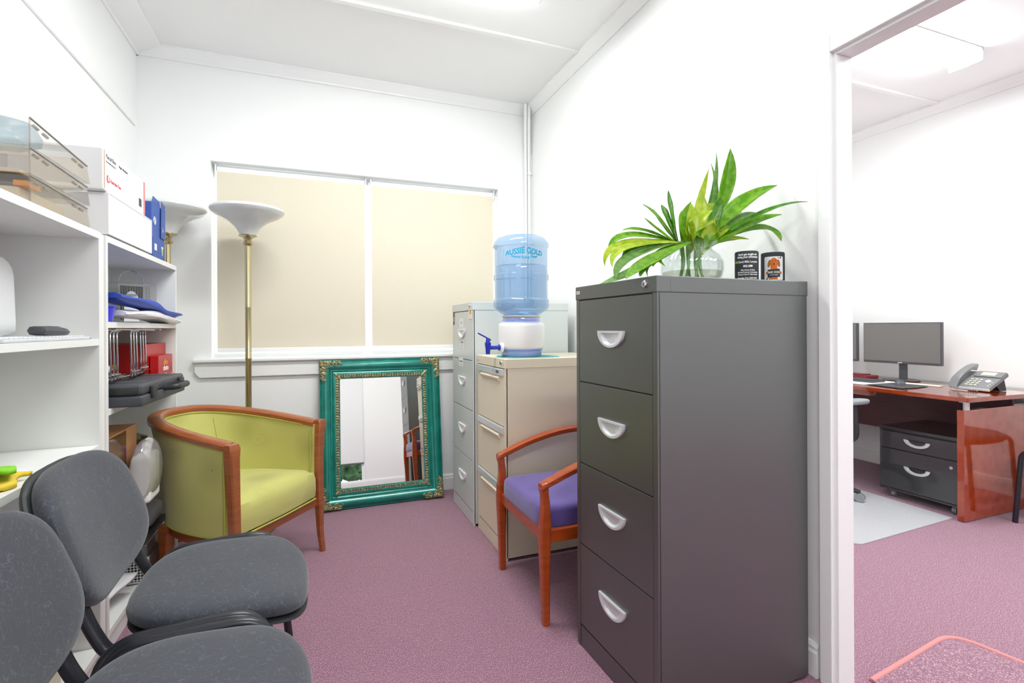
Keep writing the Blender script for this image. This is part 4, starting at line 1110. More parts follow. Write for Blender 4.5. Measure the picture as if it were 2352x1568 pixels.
# papers and the blue film bag
def crumple(name, cx, cy, cz, sx, sy, sz, m, seed, amp=.25, sub=3, e=.6):
    r = random.Random(seed); bm = new(); bmesh.ops.create_icosphere(bm, subdivisions=sub, radius=1)
    ph = [(r.uniform(2, 6), r.uniform(2, 6), r.uniform(2, 6), r.uniform(0, 6)) for _ in range(6)]
    for v in bm.verts:
        c = v.co.copy(); k = 1+amp*sum(math.sin(a_*c.x+b_*c.y+g_*c.z+d_) for a_, b_, g_, d_ in ph)/6
        c = Vector([math.copysign(abs(q)**e, q) for q in c])
        v.co = Vector((cx+c.x*sx*k, cy+c.y*sy*k, max(cz-sz, cz+c.z*sz*k)))
    return obj(name, bm, m, None, True)
tag(crumple('plastic_bag', -.825, 1.76, 1.6955, .11, .06, .040, M['bluefilm'], 4, .3), 'pale blue film bag inside the top document tray', 'bag')
tag(obj('paper_stack', B(-.93, -.72, 1.70, 1.95, 1.5085, 1.545, .003), M['manila']), 'manila papers inside the bottom document tray', 'papers')
tag(obj('paper_stack', B(-.93, -.72, 1.70, 2.0, 1.5805, 1.592, .002), M['manila']), 'thin pile of papers in the middle document tray', 'papers')
tag(obj('note_pad', B(-.73, -.700, 1.692, 1.76, 1.546, 1.560, .001), M['text_orange']), 'ochre notepad on papers in bottom document tray', 'notepad')

# --- boxes on the far bookcase
t = thing('storage_box', 'plain white storage box under the postal parcel box', 'box', (-.825, 2.458, 1.5045))
obj('carton', B(-.140, .140, -.255, .255, .004, .152, .002), M['card_white'], t)
obj('lid_flap', B(-.138, .1415, -.253, .253, .149, .154, .001), M['card_white'], t); obj('bottom_flap', B(-.13, .118, -.245, .235, 0, .004), M['card_grey'], t)
t = thing('parcel_box', 'white postal parcel box lying on top of the white storage box', 'box', (-.835, 2.398, 1.660))
obj('carton', B(-.145, .145, -.228, .232, 0, .148, .005, 3), M['card_white'], t)
bm = new(); box(bm, .1448, .1462, -.2225, -.2195, .006, .142); obj('folded_edge', bm, M['card_tan'], t)
obj('red_end', B(.120, .1466, .212, .2335, .004, .146, .003), M['card_pink'], t)
text('lettering', 'Parcel Box', .022, M['text_black'], t, 'LEFT', place=face_px(V((.1455, -.205, .118))))
text('lettering', 'Regular (Medium)', .013, M['text_black'], t, 'LEFT', place=face_px(V((.1455, -.08, .120))))
text('lettering', 'For post within Australia only', .0075, M['text_black'], t, 'LEFT', place=face_px(V((.1455, -.205, .104))))
text('lettering', 'Australia Post', .019, M['text_red'], t, 'LEFT', place=face_px(V((.1455, -.165, .040))))
bm = new(); 
ringo = [(math.cos(a_)*.015, math.sin(a_)*.015) for a_ in [R(110)+R(290)*k/20 for k in range(21)]]
ringi = [(math.cos(a_)*.007+.003, math.sin(a_)*.009) for a_ in [R(110)+R(290)*k/20 for k in range(21)]]
vo = [bm.verts.new((.1458, -.185+u, .048+v)) for u, v in ringo]; vi = [bm.verts.new((.1458, -.185+u, .048+v)) for u, v in ringi]
for k in range(20): bm.faces.new((vo[k], vo[k+1], vi[k+1], vi[k]))
obj('logo', bm, M['text_red'], t)
bm = new()
for k in range(9): box(bm, .1452, .1458, .152+k*.0040, .152+k*.0040+(.0013 if k % 3 else .0022), .028, .062)
obj('barcode', bm, M['text_black'], t)
# blue folded carton
t = thing('blue_box', 'tall blue cardboard carton standing at the far end of the bookcase', 'box', (-.765, 2.815, 1.5045))
obj('carton', B(-.15, .075, -.085, .115, 0, .245, .002), M['card_blue'], t)
obj('flap', B(.0755, .0775, -.082, .112, 0, .085, .0005), M['card_blue'], t)
bm = new(); prism(bm, [(.04, .10), (.112, .10), (.112, .262), (.050, .275)], 'x', .0785, .0805); obj('flap', bm, M['card_blue'], t)
bm = new(); prism(bm, [(-.082, .246), (.045, .246), (.04, .268), (-.06, .275)], 'x', .073, .075); obj('flap', bm, M['card_blue'], t)
bm = new()
for rr_ in (.0085, .0135, .017): tube(bm, [(.0765, -.045+rr_*math.cos(a_), .165+rr_*1.1*math.sin(a_)) for a_ in [R(18*k) for k in range(20)]], .0009, 4, closed=True)
obj('emblem', bm, M['text_white'], t)
obj('label', B(.0777, .0783, -.055, -.020, .03, .06), M['paper'], t)
bm = new(); prism(bm, [(.055, .06), (.085, .06), (.074, .018), (.068, .018)], 'x', .0777, .0783); obj('printed_badge', bm, M['text_white'], t)
bm = new(); prism(bm, [(.061, .052), (.079, .052), (.072, .024), (.069, .024)], 'x', .0784, .0788); obj('printed_badge', bm, M['text_green'], t)
text('lettering', '01', .022, M['text_white'], t, 'LEFT', place=face_px(V((.0815, .075, .13))) @ Matrix.Rotation(R(90), 4, 'Z'))
bm = new(); tube(bm, [(.075, .108, .25), (.080, .118, .25)], .004, 8); obj('split_pin', bm, M['text_orange'], t)

# --- near bookcase contents
tag(crumple('paper_bundle', -.908, 1.90, 1.264, .055, .125, .125, M['paper'], 12, .10, 3, .45), 'white wrapped paper bundle on the upper shelf of near bookcase', 'bundle')
t = thing('keyboard', 'pale keyboard lying on the near bookcase shelf, under the handset', 'keyboard', (-.765, 1.82, 1.1375))
obj('case', B(-.07, .07, -.25, .25, 0, .009, .003), M['greywhite'], t)
bm = new()
for i in range(5):
    for j in range(22): box(bm, -.058+i*.024, -.058+i*.024+.019, -.24+j*.022, -.24+j*.022+.018, .009, .013, .001, 1)
obj('keys', bm, M['card_grey'], t)
t = thing('phone_handset', 'dark handset lying on the pale keyboard', 'handset', (-.765, 1.978, 1.152), R(4))
bm = new(); rings = []
for y, w_, z0, z1 in ((-.105, .012, .010, .018), (-.10, .022, .004, .026), (-.06, .026, .001, .029), (.0, .026, .0, .027), (.05, .026, .0, .023), (.085, .024, .001, .019), (.10, .012, .005, .014)):
    rings.append([V((a_*w_, y, z0 if b_ < 0 else z1)) if abs(a_) < .9 else V((a_*w_, y, (z0+z1)/2)) for a_, b_ in ((-.75, -1), (.75, -1), (1, 0), (.75, 1), (-.75, 1), (-1, 0))])
loft(bm, rings, True, (True, True)); obj('handset_body', bm, M['casegrey'], t, True)
obj('screen_film', B(-.015, .015, -.045, .035, .0275, .0285), M['purplebox'], t)
tag(obj('pen', tube(new(), [(-.70, 2.078, 1.1405), (-.722, 2.122, 1.1405)], .003, 8), M['blackplastic']), 'black pen beside the keyboard on the near bookcase', 'pen')
tag(obj('paper_sheet', B(-.97, -.75, 1.45, 1.84, .7755, .7765), M['paper']), 'sheet of paper on the desk height shelf of near bookcase', 'paper')
bm = new()
def cloth_pile(name, cx, cy, z, sx, sy, h, m, seed, label):
    r = random.Random(seed); N = 16; g = []
    for i in range(N+1):
        row = []
        for j in range(N+1):
            u, v = -1+2*i/N, -1+2*j/N
            e = 1+.12*math.sin(5*v+seed)+.1*math.sin(7*u)
            row.append(V((cx+u*sx*e, cy+v*sy*(1+.12*math.sin(4*u+seed)), z+h*(.35+.35*math.sin(3*u+seed)*math.cos(4*v)+.3*(1-max(abs(u), abs(v))**2)))))
        g.append(row)
    o = obj(name, loft(new(), g, False), m, None, True); md = o.modifiers.new('thick', 'SOLIDIFY'); md.thickness = min(.012, h*.6); md.offset = -1
    for v in o.data.vertices: v.co.z = max(v.co.z, z+min(.012, h*.6))
    return tag(o, label, 'cloth')
cloth_pile('cloth', -.80, 1.635, .7775, .085, .085, .030, M['yellowcloth'], 2, 'yellow cleaning cloth under the green cloth on the near bookcase')
cloth_pile('cloth', -.81, 1.605, .808, .085, .075, .032, M['greencloth'], 5, 'lime green cleaning cloth on top of the yellow one')
bm = new(); box(bm, -.95, -.72, 1.45, 1.92, .0855, .34, .004); tag(obj('file_box', bm, M['cream']), 'cream file box on the bottom shelf of near bookcase', 'box')

# --- far bookcase, top opening
p = at(322, 690, X=-.80)
t = thing('cutlery_set', 'boxed black handled cutlery set in a clear case', 'cutlery set', (-.845, 3.0, 1.198), R(-50)); t.scale = (1, .58, 1.2)
obj('clear_case', B(-.05, .062, -.145, .145, 0, .165, .002), M['clearplastic'], t)
bm = new(); tube(bm, [(0, -.095*math.cos(R(12*k)), .165+.052*math.sin(R(12*k))) for k in range(16)], .003, 8); obj('case_handle', bm, M['chrome'], t, True)
for i in range(9):
    yy = -.095+i*.019
    bm = new(); tube(bm, [(.03, yy, .015), (.03, yy, .09), (.03, yy, .152)], .008, 8, radii=[.005, .008, .0085], flat=.6); obj('knife_handle', bm, M['knifeblack'], t, True)
for yy in (.092, .115):
    bm = new(); tube(bm, [(.03, yy, .012), (.03, yy, .145), (.03, yy-.012, .158), (.03, yy-.03, .158)], .0035, 8); obj('rack_wire', bm, M['chrome'], t, True)
bm = new(); prism(bm, [(-.045+.055*math.cos(R(k*9)), .080+.050*math.sin(R(k*9))) for k in range(21)]+[(-.10, .008), (.010, .008)], 'x', .0625, .0632); obj('round_label', bm, M['paper'], t)
text('lettering', 'openook', .021, M['text_black'], t, place=face_px(V((.0638, -.045, .108))))
text('lettering', '24 Piece Cutlery Set', .0098, M['text_black'], t, place=face_px(V((.0638, -.045, .082))))
# white and blue bags
def soft_slab(name, pts, wd, h0, m, label, cat, x0, thick=.03):
    """soft bag lying along Y: pts (y, z_top) ; x0 front"""
    pp = smoothpath([(0, a_, b_) for a_, b_ in pts], 5); rings = []
    for i, p in enumerate(pp):
        k = i/(len(pp)-1); th = thick*(math.sin(math.pi*min(1, max(0, k*.94+.05)))**.4)+.003; ring = []
        for j in range(16):
            a_ = 2*math.pi*j/16; c, s = math.cos(a_), math.sin(a_)
            ring.append(V((x0-wd/2+wd/2*math.copysign(abs(c)**.6, c)*(1+.03*math.sin(9*k+3*s)), p.y, p.z-th/2+th/2*math.copysign(abs(s)**.8, s)+.003*math.sin(11*k+5*c))))
        rings.append(ring)
    return tag(obj(name, loft(new(), rings, True, (True, True)), m, None, True), label, cat)
soft_slab('plastic_bag', [(2.29, 1.241), (2.4, 1.246), (2.6, 1.252), (2.8, 1.252), (2.95, 1.240), (3.08, 1.224), (3.13, 1.216)], .12, 0, M['whitebag'], 'crumpled white plastic bag under the blue nylon bag', 'bag', -.66, .036)
soft_slab('nylon_bag', [(2.225, 1.302), (2.4, 1.302), (2.60, 1.298), (2.74, 1.290), (2.84, 1.270), (2.98, 1.259), (3.13, 1.252)], .10, 0, M['bluebag'], 'royal blue folded nylon bag on the far bookcase', 'bag', -.655, .036)
t = thing('plastic_tub', 'small violet blue plastic tub beside the white bag', 'tub', (-.715, 2.247, 1.2575-.0595))
obj('tub_body', lathe(new(), [(.004, 0), (.026, 0), (.033, .058), (.030, .058), (.024, .004), (.004, .004)], 28), M['purpleplastic'], t, True)
obj('tub_rim', lathe(new(), [(.033, .052), (.037, .054), (.037, .060), (.030, .060)], 28, cap=False), M['purpleplastic'], t, True)

# --- second opening: tool case, wire racks, red boxes, white cloth
t = thing('tool_case', 'dark grey plastic tool case sticking out of the far bookcase', 'case', (-.712, 2.50, .8845), R(-3))
bm = new(); box(bm, -.130, .130, -.262, .262, .0, .040, .008, 3); obj('case_base', bm, M['casegrey'], t, True)
bm = new(); box(bm, -.130, .126, -.258, .258, .0405, .082, .011, 3); obj('case_lid', bm, M['casegrey'], t, True)
for yy in (-.15, .19):
    bm = new(); box(bm, .126, .139, yy-.028, yy+.028, .020, .068, .004); obj('latch', bm, M['blackplastic'], t, True)
    obj('lid_rib', B(-.10, .10, yy-.035, yy+.035, .080, .0845, .002), M['casegrey'], t, True)
bm = new(); box(bm, -.03, .115, -.2605, -.2555, .046, .070, .003); obj('side_recess', bm, M['blackplastic'], t, True)
bm = new(); tube(bm, fillet([(.124, -.02, .043), (.178, -.02, .047), (.178, .13, .047), (.124, .13, .043)], .022), .0095, 10, flat=1.3); obj('carry_handle', bm, M['blackplastic'], t, True)
def wire_rack(loc, label, n, off):
    t = thing('wire_rack', label, 'rack', loc, group=None)
    for k in range(n):
        y = k*.034
        bm = new()
        pts = [(.012, y+.30-.012*k, .196), (.0+.006, y+.06, .200), (0.0, y+.02, .190), (.006, y, .17), (.010, y-.003, .05), (.004, y+.012, .012), (-.01, y+.04, .006), (-.035, y+.23-.01*k, .014)]
        tube(bm, fillet(pts, .018, 4), .0030, 7); obj('wire', bm, M['wirechrome'], t, True)
    bm = new()
    for k in range(n):
        y = k*.034
        tube(bm, [(.012, y+.30-.012*k, .196), (.0125, y+.318-.012*k, .196)], .0042, 7)
        tube(bm, [(-.035, y+.23-.01*k, .014), (-.036, y+.248-.01*k, .0145)], .0042, 7)
    obj('wire_tip', bm, M['blackplastic'], t, True)
    for x, z, y1 in ((.0, .195, .20), (-.02, .009, .16), (.012, .03, 0)):
        obj('cross_wire', tube(new(), [(x, -.01, z+.003), (x+.004, y1+.07, z+.003)], .0028, 6), M['wirechrome'], t, True)
    return t
wire_rack((-.700, 2.235, .970), 'chrome wire rack on the tool case, leftmost of three', 3, 0)
wire_rack((-.690, 2.42, .970), 'chrome wire rack on the tool case, middle of three', 3, 0)
wire_rack((-.707, 2.60, .972), 'chrome wire rack on the tool case, rightmost of three', 3, 0)
t = thing('archive_carton', 'large red office supplies carton behind the wire racks', 'box', (-.852, 2.955, .885))
obj('carton', B(-.120, .120, -.172, .172, .0, .215, .002), M['card_red'], t)
text('lettering', 'office', .044, M['text_orange'], t, place=face_my(V((-.035, -.1726, .105))), bold=.001)
text('lettering', 'choice', .044, M['text_white'], t, place=face_my(V((-.035, -.1726, .065))), bold=.001)
obj('price_label', B(.060, .090, -.1728, -.1722, .03, .075), M['paper'], t)
t = thing('archive_carton', 'small flat red office supplies carton leaning in front of the large red one', 'box', (-.708, 2.965, .885))
obj('carton', B(-.020, .014, -.125, .125, 0, .158, .002), M['card_red'], t)
text('lettering', 'office', .034, M['text_orange'], t, place=face_px(V((.0148, -.005, .112))), bold=.001)
text('lettering', 'choice', .034, M['text_white'], t, place=face_px(V((.0148, .0, .084))), bold=.001)
bm = new(); tube(bm, [(.0148, -.003+.011*math.cos(R(a_)), .072+.011*math.sin(R(a_))) for a_ in range(200, 345, 12)], .0012, 5); obj('smile_mark', bm, M['text_white'], t)
obj('price_label', B(.0144, .0148, .070, .112, .010, .06), M['paper'], t)
tag(crumple('glove_bundle', -.81, 2.44, 1.004, .030, .13, .034, M['paper'], 21, .35, 3, .9), 'white bundled gloves behind the chrome wires', 'gloves')

# --- third opening: carton, wrapped towels, purple pack, steel pot
t = thing('cardboard_carton', 'brown cardboard carton on the middle shelf of the far bookcase', 'box', (-.835, 2.385, .479))
obj('carton', B(-.13, .13, -.17, .18, 0, .295, .003), M['card_tan'], t)
obj('tape', B(.1305, .131, -.169, .05, .10, .29), M['clearplastic'], t)
t = thing('paper_towel_pack', 'film wrapped pack of paper towels in front of the brown carton', 'paper towels', (-.642, 2.455, .479))
bm = new(); pad_ = []
for k in range(13):
    y = -.09+.18*k/12; r_ = 1-.25*abs(k/6-1)**3
    pad_.append([V((.045*math.cos(a_)*r_, y, .125+.125*math.sin(a_)*r_*(1 if math.sin(a_) > 0 else 1))) for a_ in [2*math.pi*j/20 for j in range(20)]])
loft(bm, pad_, True, (True, True)); obj('towel_roll', bm, M['filmwrap'], t, True)
obj('towel_core', B(-.035, .03, -.075, .07, .004, .19, .012), M['paper'], t)
t = thing('purple_pack', 'purple printed pack beside the film wrapped towels', 'pack', (-.672, 2.575, .479))
obj('wrapper', B(-.05, .03, -.018, .018, 0, .20, .004), M['purplebox'], t)
text('lettering', 'SOFT STP', .030, M['text_white'], t, 'LEFT', place=face_px(V((.0308, .010, .02))) @ Matrix.Rotation(R(90), 4, 'Z'))
t = thing('steel_pot', 'brushed steel pot on the middle shelf behind the tub chair', 'pot', (-.795, 2.73, .479))
obj('pot_body', lathe(new(), [(.004, 0), (.085, 0), (.10, .01), (.10, .02), (.08, .022), (.082, .19), (.086, .194), (.086, .20), (.078, .2), (.076, .03), (.004, .03)], 48), M['steel'], t, True)
obj('pot_lid', lathe(new(), [(.084, .201), (.084, .207), (.05, .222), (.012, .228), (.010, .236), (.020, .246), (.018, .252), (.004, .252)], 40), M['steel'], t, True)

# --- bottom opening: computer, cushion, envelope bags
t = thing('computer_tower', 'black computer tower lying on its side on the bottom shelf', 'computer', (-.828, 2.76, .096))
bm = new(); box(bm, -.145, .17, -.195, .20, 0, .115, .003); box(bm, -.143, .16, -.202, .20, .113, .165, .006); obj('case', bm, M['blackcab'], t)
obj('rear_plate', B(-.143, .165, -.1985, -.1945, .004, .110, .001), M['silver'], t)
obj('fan_grille', B(-.065, .155, -.2, -.1975, .012, .104, .001), M['perf'], t)
bm = new(); cyl(bm, (.035, -.2, .068), (.035, -.2015, .068), .024, 6); obj('grille_centre', bm, M['silver'], t)
obj('power_socket', B(-.135, -.078, -.206, -.1975, .062, .102, .002), M['blackplastic'], t)
bm = new()
for dx in (-.012, .012): box(bm, -.107+dx-.003, -.107+dx+.003, -.2075, -.205, .078, .088)
obj('socket_pin', bm, M['casegrey'], t)
for (x, z, mm) in ((-.12, .042, 'card_blue'), (-.12, .018, 'text_green'), (-.09, .025, 'purpleplastic'), (-.092, .045, 'greencloth')):
    bm = new(); cyl(bm, (x, -.1985, z), (x, -.204, z), .0075, 12); obj('audio_port', bm, M[mm], t)
tag(crumple('cushion', -.825, 2.82, .302, .13, .17, .040, M['greyfoam'], 31, .06, 3, .5), 'grey cushion on top of the computer tower', 'cushion')
def envelope(cx, cy, z, rz, tiltx, label, seed):
    t = thing('postal_bag', label, 'bag', (cx, cy, z+.004), rot=(tiltx, R(2), rz)); r = random.Random(seed)
    N = 10; g = []
    for i in range(N+1):
        row = []
        for j in range(N+1):
            u, v = -1+2*i/N, -1+2*j/N
            row.append(V((u*.10, v*.14, .014+.011*(1-u*u)*(1-v*v)+.003*math.sin(6*u+seed)*math.cos(5*v))))
        g.append(row)
    o = obj('bag_sheet', loft(new(), g, False), M['whitebag'], t, True); md = o.modifiers.new('thick', 'SOLIDIFY'); md.thickness = .012; md.offset = -1
    obj('red_mark', B(.05, .075, -.02, -.008, .0245, .0255), M['text_red'], t)
    text('lettering', 'INSURANCE', .012, M['text_red'], t, place=Matrix.Translation((-.02, .03, .028)) @ Matrix.Rotation(R(80), 4, 'Z'))
    return t
envelope(-.84, 2.345, .107, R(10), R(2), 'white postal bag lying on bottom shelf beneath another', 1)
envelope(-.815, 2.38, .140, R(-14), R(4), 'white postal bag with red mark on top of another', 2)
tag(crumple('cloth_bundle', -.80, 3.05, .128, .05, .06, .03, M['darkred'], 41, .3), 'dark red cloth bundle low on the far bookcase', 'cloth')

# ================================================================= OFFICE BEHIND THE DOORWAY
def plank(bm, poly, z0, z1): return prism(bm, poly, 'z', z0, z1, .004)
DZ = .745
t = thing('office_desk', 'glossy red mahogany office desk seen through the doorway', 'desk', (3.95, 2.60, 0))
ox, oy = 3.95, 2.60
top = [(3.545-ox, 1.80-oy), (4.435-ox, 1.757-oy), (4.435-ox, 3.45-oy), (3.60-ox, 3.45-oy), (3.565-ox, 2.6-oy)]
obj('desktop', plank(new(), top, DZ-.026, DZ), M['desk'], t)
obj('glass_inlay', B(4.25-ox, 4.43-ox, 1.79-oy, 3.42-oy, DZ+.0002, DZ+.0016), M['glass'], t)
def pan(x0, x1, y0, y1, z0, z1, nm, mm): obj(nm, B(x0-ox, x1-ox, y0-oy, y1-oy, z0, z1, .002), M[mm], t)
pan(3.578, 4.43, 1.835, 1.872, .004, .665, 'end_panel', 'desk')
pan(3.578, 4.43, 3.38, 3.417, .004, .665, 'end_panel', 'desk')
pan(4.16, 4.18, 1.874, 3.378, .37, .712, 'modesty_panel', 'deskdark')
for (x, y) in ((3.635, 1.853), (4.40, 1.853), (3.635, 3.398), (4.40, 3.398)):
    bm = new(); cyl(bm, (x-ox, y-oy, .665), (x-ox, y-oy, DZ-.03), .016, 20); obj('metal_post', bm, M['silver'], t, True)
pan(3.60, 4.42, 1.832, 1.874, DZ-.036, DZ-.0262, 'top_bracket', 'silver')
bm = new(); prism(bm, [(2.36-oy, DZ-.027), (3.1-oy, DZ-.027), (3.1-oy, DZ-.062), (2.40-oy, DZ-.062)], 'x', 3.60-ox, 3.66-ox); obj('pencil_drawer', bm, M['desk'], t)
# pedestal
t = thing('drawer_pedestal', 'black mobile drawer pedestal under the mahogany desk', 'drawer pedestal', (3.655, 1.895, 0))
pw = .475; pd = .50
obj('body', B(.004, pd, 0, pw, .052, .462, .002), M['pedestal'], t)
obj('top_cover', B(-.004, pd+.002, -.002, pw+.002, .462, .482, .003), M['pedestal'], t)
obj('recess', B(.002, .0045, .012, pw-.012, .064, .458), M['gapshade'], t)  # black sheet standing in for shade around the pedestal drawers
def slot_handle(par, yc, zc):
    def D(s, x, q=1):
        return [V((x, yc+.078*s*math.cos(math.pi+math.pi*k/20), zc+.020+.045*s*math.sin(math.pi+math.pi*k/20)*q)) for k in range(21)]
    obj('handle', loft(new(), [D(1, -.001), D(1, -.008), D(.95, -.010), D(.72, -.010), D(.64, -.0016)], True, (False, False)), M['silver'], par, True)
for (za, zb, hz) in ((.340, .450, .395), (.070, .333, .215)):
    dr = obj('drawer', B(-.0015, .012, .014, pw-.014, za, zb, .0015), M['pedestal'], t); slot_handle(dr, pw*.5, hz)
bm = new(); cyl(bm, (-.0015, .045, .292), (-.007, .045, .292), .010, 18); obj('lock', bm, M['chrome'], t, True)
for (x, y) in ((.05, .05), (.05, pw-.07), (pd-.05, .05), (pd-.05, pw-.06)):
    bm = new(); cyl(bm, (x, y-.012, .0235), (x, y+.012, .0235), .0215, 20); box(bm, x-.012, x+.012, y-.014, y+.014, .035, .0525, .002); obj('castor', bm, M['armgrey'], t, True)
# monitors
def monitor(loc, rz, label):
    t = thing('computer_monitor', label, 'monitor', loc, rz)
    obj('bezel', B(-.012, .018, -.280, .280, .128, .448, .003), M['monitorplastic'], t)
    obj('screen', B(-.0132, -.012, -.274, .274, .146, .442), M['screen'], t)
    obj('logo', B(-.0135, -.012, -.016, .016, .134, .140), M['silver'], t)
    obj('stand_neck', B(.016, .040, -.026, .026, .006, .26, .004), M['monitorplastic'], t)
    obj('stand_base', lathe(new(), [(.004, 0), (.118, 0), (.12, .004), (.112, .008), (.004, .010)], 40), M['monitorplastic'], t, True)
    return t
DT = DZ+.0018
mon = monitor((4.24, 2.585, DT), R(0), 'black computer monitor on mahogany desk, fully visible in doorway')
dup(mon, (4.24, 3.20, DT), 0, 'second black computer monitor, only its edge visible beside the door frame')
# phone
t = thing('desk_phone', 'grey office desk phone with corded handset on the desk', 'telephone', (4.06, 2.00, DT), rz=R(-8))
# local: -x front, y width
def slope(bm, x0, x1, y0, y1, z0, z1, th):
    ring = lambda y: [V((x0, y, z0)), V((x1, y, z1)), V((x1+.006, y, z1-th)), V((x0+.006, y, z0-th))]
    return loft(bm, [ring(y0), ring(y1)], True, (True, True))
obj('phone_body', slope(new(), -.085, .075, -.115, .115, .022, .115, .018), M['phoneplastic'], t)
obj('front_trim', B(-.092, -.080, -.117, .117, .004, .020, .003), M['silver'], t)
bm = new(); prism(bm, [(.0, .055), (.075, .10), (.10, .001), (.045, .001)], 'y', -.09, .09); obj('phone_stand', bm, M['blackplastic'], t)
sl = math.atan2(.093, .16)
def on(x, dz=.001): return .022+(x+.085)*math.tan(sl)+dz
def key(bm, x, y, hx=.006, hy=.009, h=.004):
    s = new(); box(s, -hx, hx, -hy, hy, 0, h, .001, 1)
    for v in s.verts: v.co = V((x, y, on(x, .0))) + Matrix.Rotation(-sl, 3, 'Y') @ v.co
    merge(bm, s)
bm = new()
for i in range(4):
    for j in range(3): key(bm, -.062+i*.0185, .032-j*.026)
for x, y in ((-.045, -.095), (-.03, -.095), (-.062, -.095)): key(bm, x, y, .004, .006)
obj('keypad', bm, M['lcd'], t)
bm = new(); lathe(bm, [(.004, .0), (.016, 0), (.014, .004), (.004, .004)], 20)
for v in bm.verts: v.co = V((-.018, -.066, on(-.018))) + Matrix.Rotation(-sl, 3, 'Y') @ v.co
obj('navigation_pad', bm, M['silver'], t)
bm = new(); slope(bm, .018, .070, -.112, .044, on(.018, .008), on(.070, .008), .010); obj('display_panel', bm, M['phoneplastic'], t)
bm = new(); slope(bm, .030, .060, -.070, .012, on(.030, .0092), on(.060, .0092), .002); obj('display', bm, M['lcd'], t)
bm = new(); hp = smoothpath([(-.100, .085, .034), (-.075, .085, .072), (-.02, .085, .112), (.04, .085, .140), (.078, .085, .142)], 5)
rings = []
for i, p in enumerate(hp):
    k = i/(len(hp)-1); w_ = .025+.003*abs(2*k-1)**2; h_ = .015+.009*abs(2*k-1)**3
    rings.append([V((p.x+b_*h_*.5, p.y+a_*w_, p.z+b_*h_)) for a_, b_ in ((-1, -.8), (1, -.8), (1, .4), (.7, 1), (-.7, 1), (-1, .4))])
loft(bm, rings, True, (True, True)); obj('handset', bm, M['phoneplastic'], t, True)
bm = new(); pts = [(-.105, .085, .022), (-.120, .075, .008)]+[(-.125+.004*math.cos(k*1.6), .06-.010*k*.35, .0085+.004*math.sin(k*1.6)) for k in range(40)]
tube(bm, pts, .0032, 6); obj('coiled_cord', bm, M['phoneplastic'], t, True)
# keyboard, mouse, pad, papers, red folder
t = thing('keyboard', 'dark keyboard on the desk, cut by the door frame', 'keyboard', (3.90, 2.76, DT+.001), R(3))
obj('case', B(-.075, .075, -.225, .225, 0, .014, .004), M['monitorplastic'], t); bm = new()
for i in range(6):
    for j in range(21): box(bm, -.066+i*.0225, -.066+i*.0225+.018, -.215+j*.0205, -.215+j*.0205+.017, .014, .019, .0015, 1)
obj('keys', bm, M['casegrey'], t)
tag(obj('mouse_pad', prism(new(), [(3.66, 2.23), (3.80, 2.215), (3.98, 2.25), (3.97, 2.47), (3.70, 2.475)], 'z', DT+.001, DT+.005), M['casegrey']), 'dark mouse pad near the front edge of the desk', 'mouse pad')
t = thing('computer_mouse', 'dark computer mouse on the mouse pad', 'mouse', (3.86, 2.36, DT+.0055), R(10))
bm = new(); bmesh.ops.create_icosphere(bm, subdivisions=3, radius=1)
for v in bm.verts: v.co = V((v.co.x*.052, v.co.y*.031, max(0, v.co.z)*.034))
obj('mouse_shell', bm, M['monitorplastic'], t, True); obj('scroll_wheel', B(-.035, -.02, -.003, .003, .026, .033, .001), M['armgrey'], t)
tag(obj('paper_sheet', B(3.68, 4.08, 2.50, 3.05, DT, DT+.0008), M['paper']), 'white papers under the keyboard on the desk', 'paper')
tag(obj('paper_sheet', prism(new(), [(4.02, 2.20), (4.10, 2.22), (4.10, 2.49), (4.0, 2.49)], 'z', DT, DT+.0016), M['manila']), 'cream papers beside the mouse pad on the desk', 'paper')
t = thing('red_folder', 'dark red leather folder on the desk left of the monitor', 'folder', (4.20, 2.90, DT))
obj('folder_cover', B(-.09, .07, -.13, .17, 0, .022, .005), M['redleather'], t); obj('folder_top', B(-.07, .05, -.08, .15, .0222, .030, .003), M['redleather'], t)
# chair mat, rug
bm = new(); prism(bm, [(2.66, 1.90), (2.72, 1.855), (3.60, 1.905), (3.62, 3.10), (2.66, 3.10)], 'z', .001, .005)
tag(obj('chair_mat', bm, M['chairmat']), 'translucent grey chair mat on the office carpet', 'mat')
t = thing('area_rug', 'carpet rug with pink bound edge inside the doorway', 'rug', (0, 0, 0))
rp = fillet([(1.70, 1.13, .0065), (2.235, 1.195, .0065), (2.34, .60, .0065)], .09, 8)
bm = new(); prism(bm, [(p.x, p.y) for p in rp]+[(2.40, -.2), (1.70, -.2)], 'z', .0005, .006); obj('pile', bm, M['carpet'], t)
obj('bound_edge', tube(new(), rp+[V((2.40, -.2, .0065))], .0085, 8, flat=.6), M['pinkborder'], t, True)
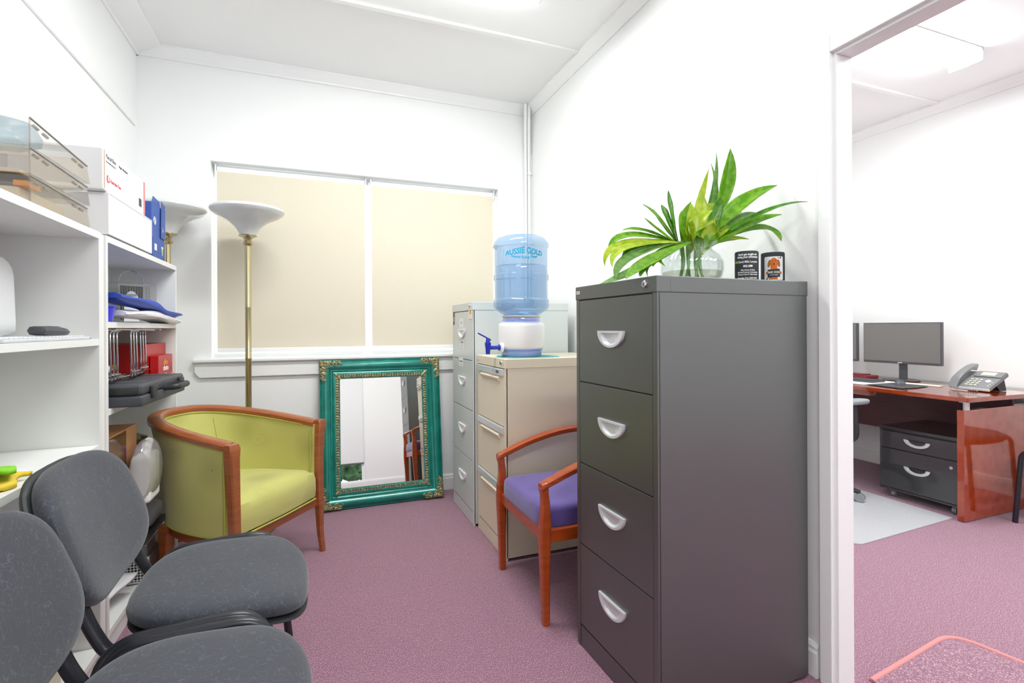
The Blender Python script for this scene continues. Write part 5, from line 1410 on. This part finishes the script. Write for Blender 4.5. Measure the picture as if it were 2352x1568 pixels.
# office chair (arm and base peep past the door frame)
t = thing('office_chair', 'dark office swivel chair mostly hidden behind the door frame', 'office chair', (3.255, 2.575, .0052), R(0))
obj('seat', pad(new(), superell(.23, .23, 3), .08, .015, lambda p: V((p.x, p.y, .49+p.z))), M['squiggle'], t, True)
obj('backrest', pad(new(), superell(.22, .27, 3), .07, .01, lambda p: V((-.26-p.z, p.x, .80+p.y))), M['squiggle'], t, True)
obj('back_support', tube(new(), smoothpath([(0, 0, .39), (-.2, 0, .38), (-.31, 0, .46), (-.305, 0, .75)], 5), .022, 10), M['blackplastic'], t, True)
bm = new(); cyl(bm, (0, 0, .08), (0, 0, .41), .026, 16); obj('gas_lift', bm, M['blackplastic'], t, True)
for s_ in (-1, 1):
    ar = obj('armrest', pad(new(), superell(.12, .045, 2.6), .03, .004, lambda p, s_=s_: V((.03+p.x, s_*.29+p.y, .685+p.z))), M['armgrey'], t, True)
    obj('arm_post', tube(new(), fillet([(.03, s_*.29, .655), (.03, s_*.30, .42), (.0, s_*.10, .40)], .05), .018, 10), M['blackplastic'], t, True)
for k in range(5):
    a_ = R(72*k-68); e = V((.29*math.cos(a_), .29*math.sin(a_), 0))
    lg = obj('base_leg', tube(new(), [(0, 0, .10), (e.x*.5, e.y*.5, .085), (e.x, e.y, .062)], .02, 8, radii=[.026, .02, .015]), M['blackplastic'], t, True)
    bm = new(); q = V((-math.sin(a_), math.cos(a_), 0))
    for s_ in (-1, 1): cyl(bm, e+q*(.006*s_)+V((0, 0, .0285)), e+q*(.024*s_)+V((0, 0, .0285)), .0275, 18)
    obj('castor', bm, M['armgrey'], lg, True)
# guest chair at the right edge
t = thing('guest_chair', 'dark guest chair cut by the right edge of the photo', 'chair', (4.10, 1.52, 0), R(92))
obj('seat', pad(new(), superell(.22, .235, 3.2), .06, .012, lambda p: V((p.x, p.y, .46+p.z))), M['squiggle'], t, True)
obj('backrest', pad(new(), superell(.22, .19, 3), .05, .01, lambda p: V((-.25-p.z-.1*(p.y), p.x, .74+p.y))), M['squiggle'], t, True)
for s_ in (-1, 1):
    obj('leg', tube(new(), fillet([(.22, s_*.225, 0), (.19, s_*.22, .43), (-.16, s_*.22, .42), (-.25, s_*.225, 0)], .05), .0135, 12), M['blacktube'], t, True)
    obj('back_tube', tube(new(), fillet([(.0, s_*.17, .41), (-.20, s_*.17, .42), (-.245, s_*.17, .72)], .06), .012, 10), M['blacktube'], t, True)
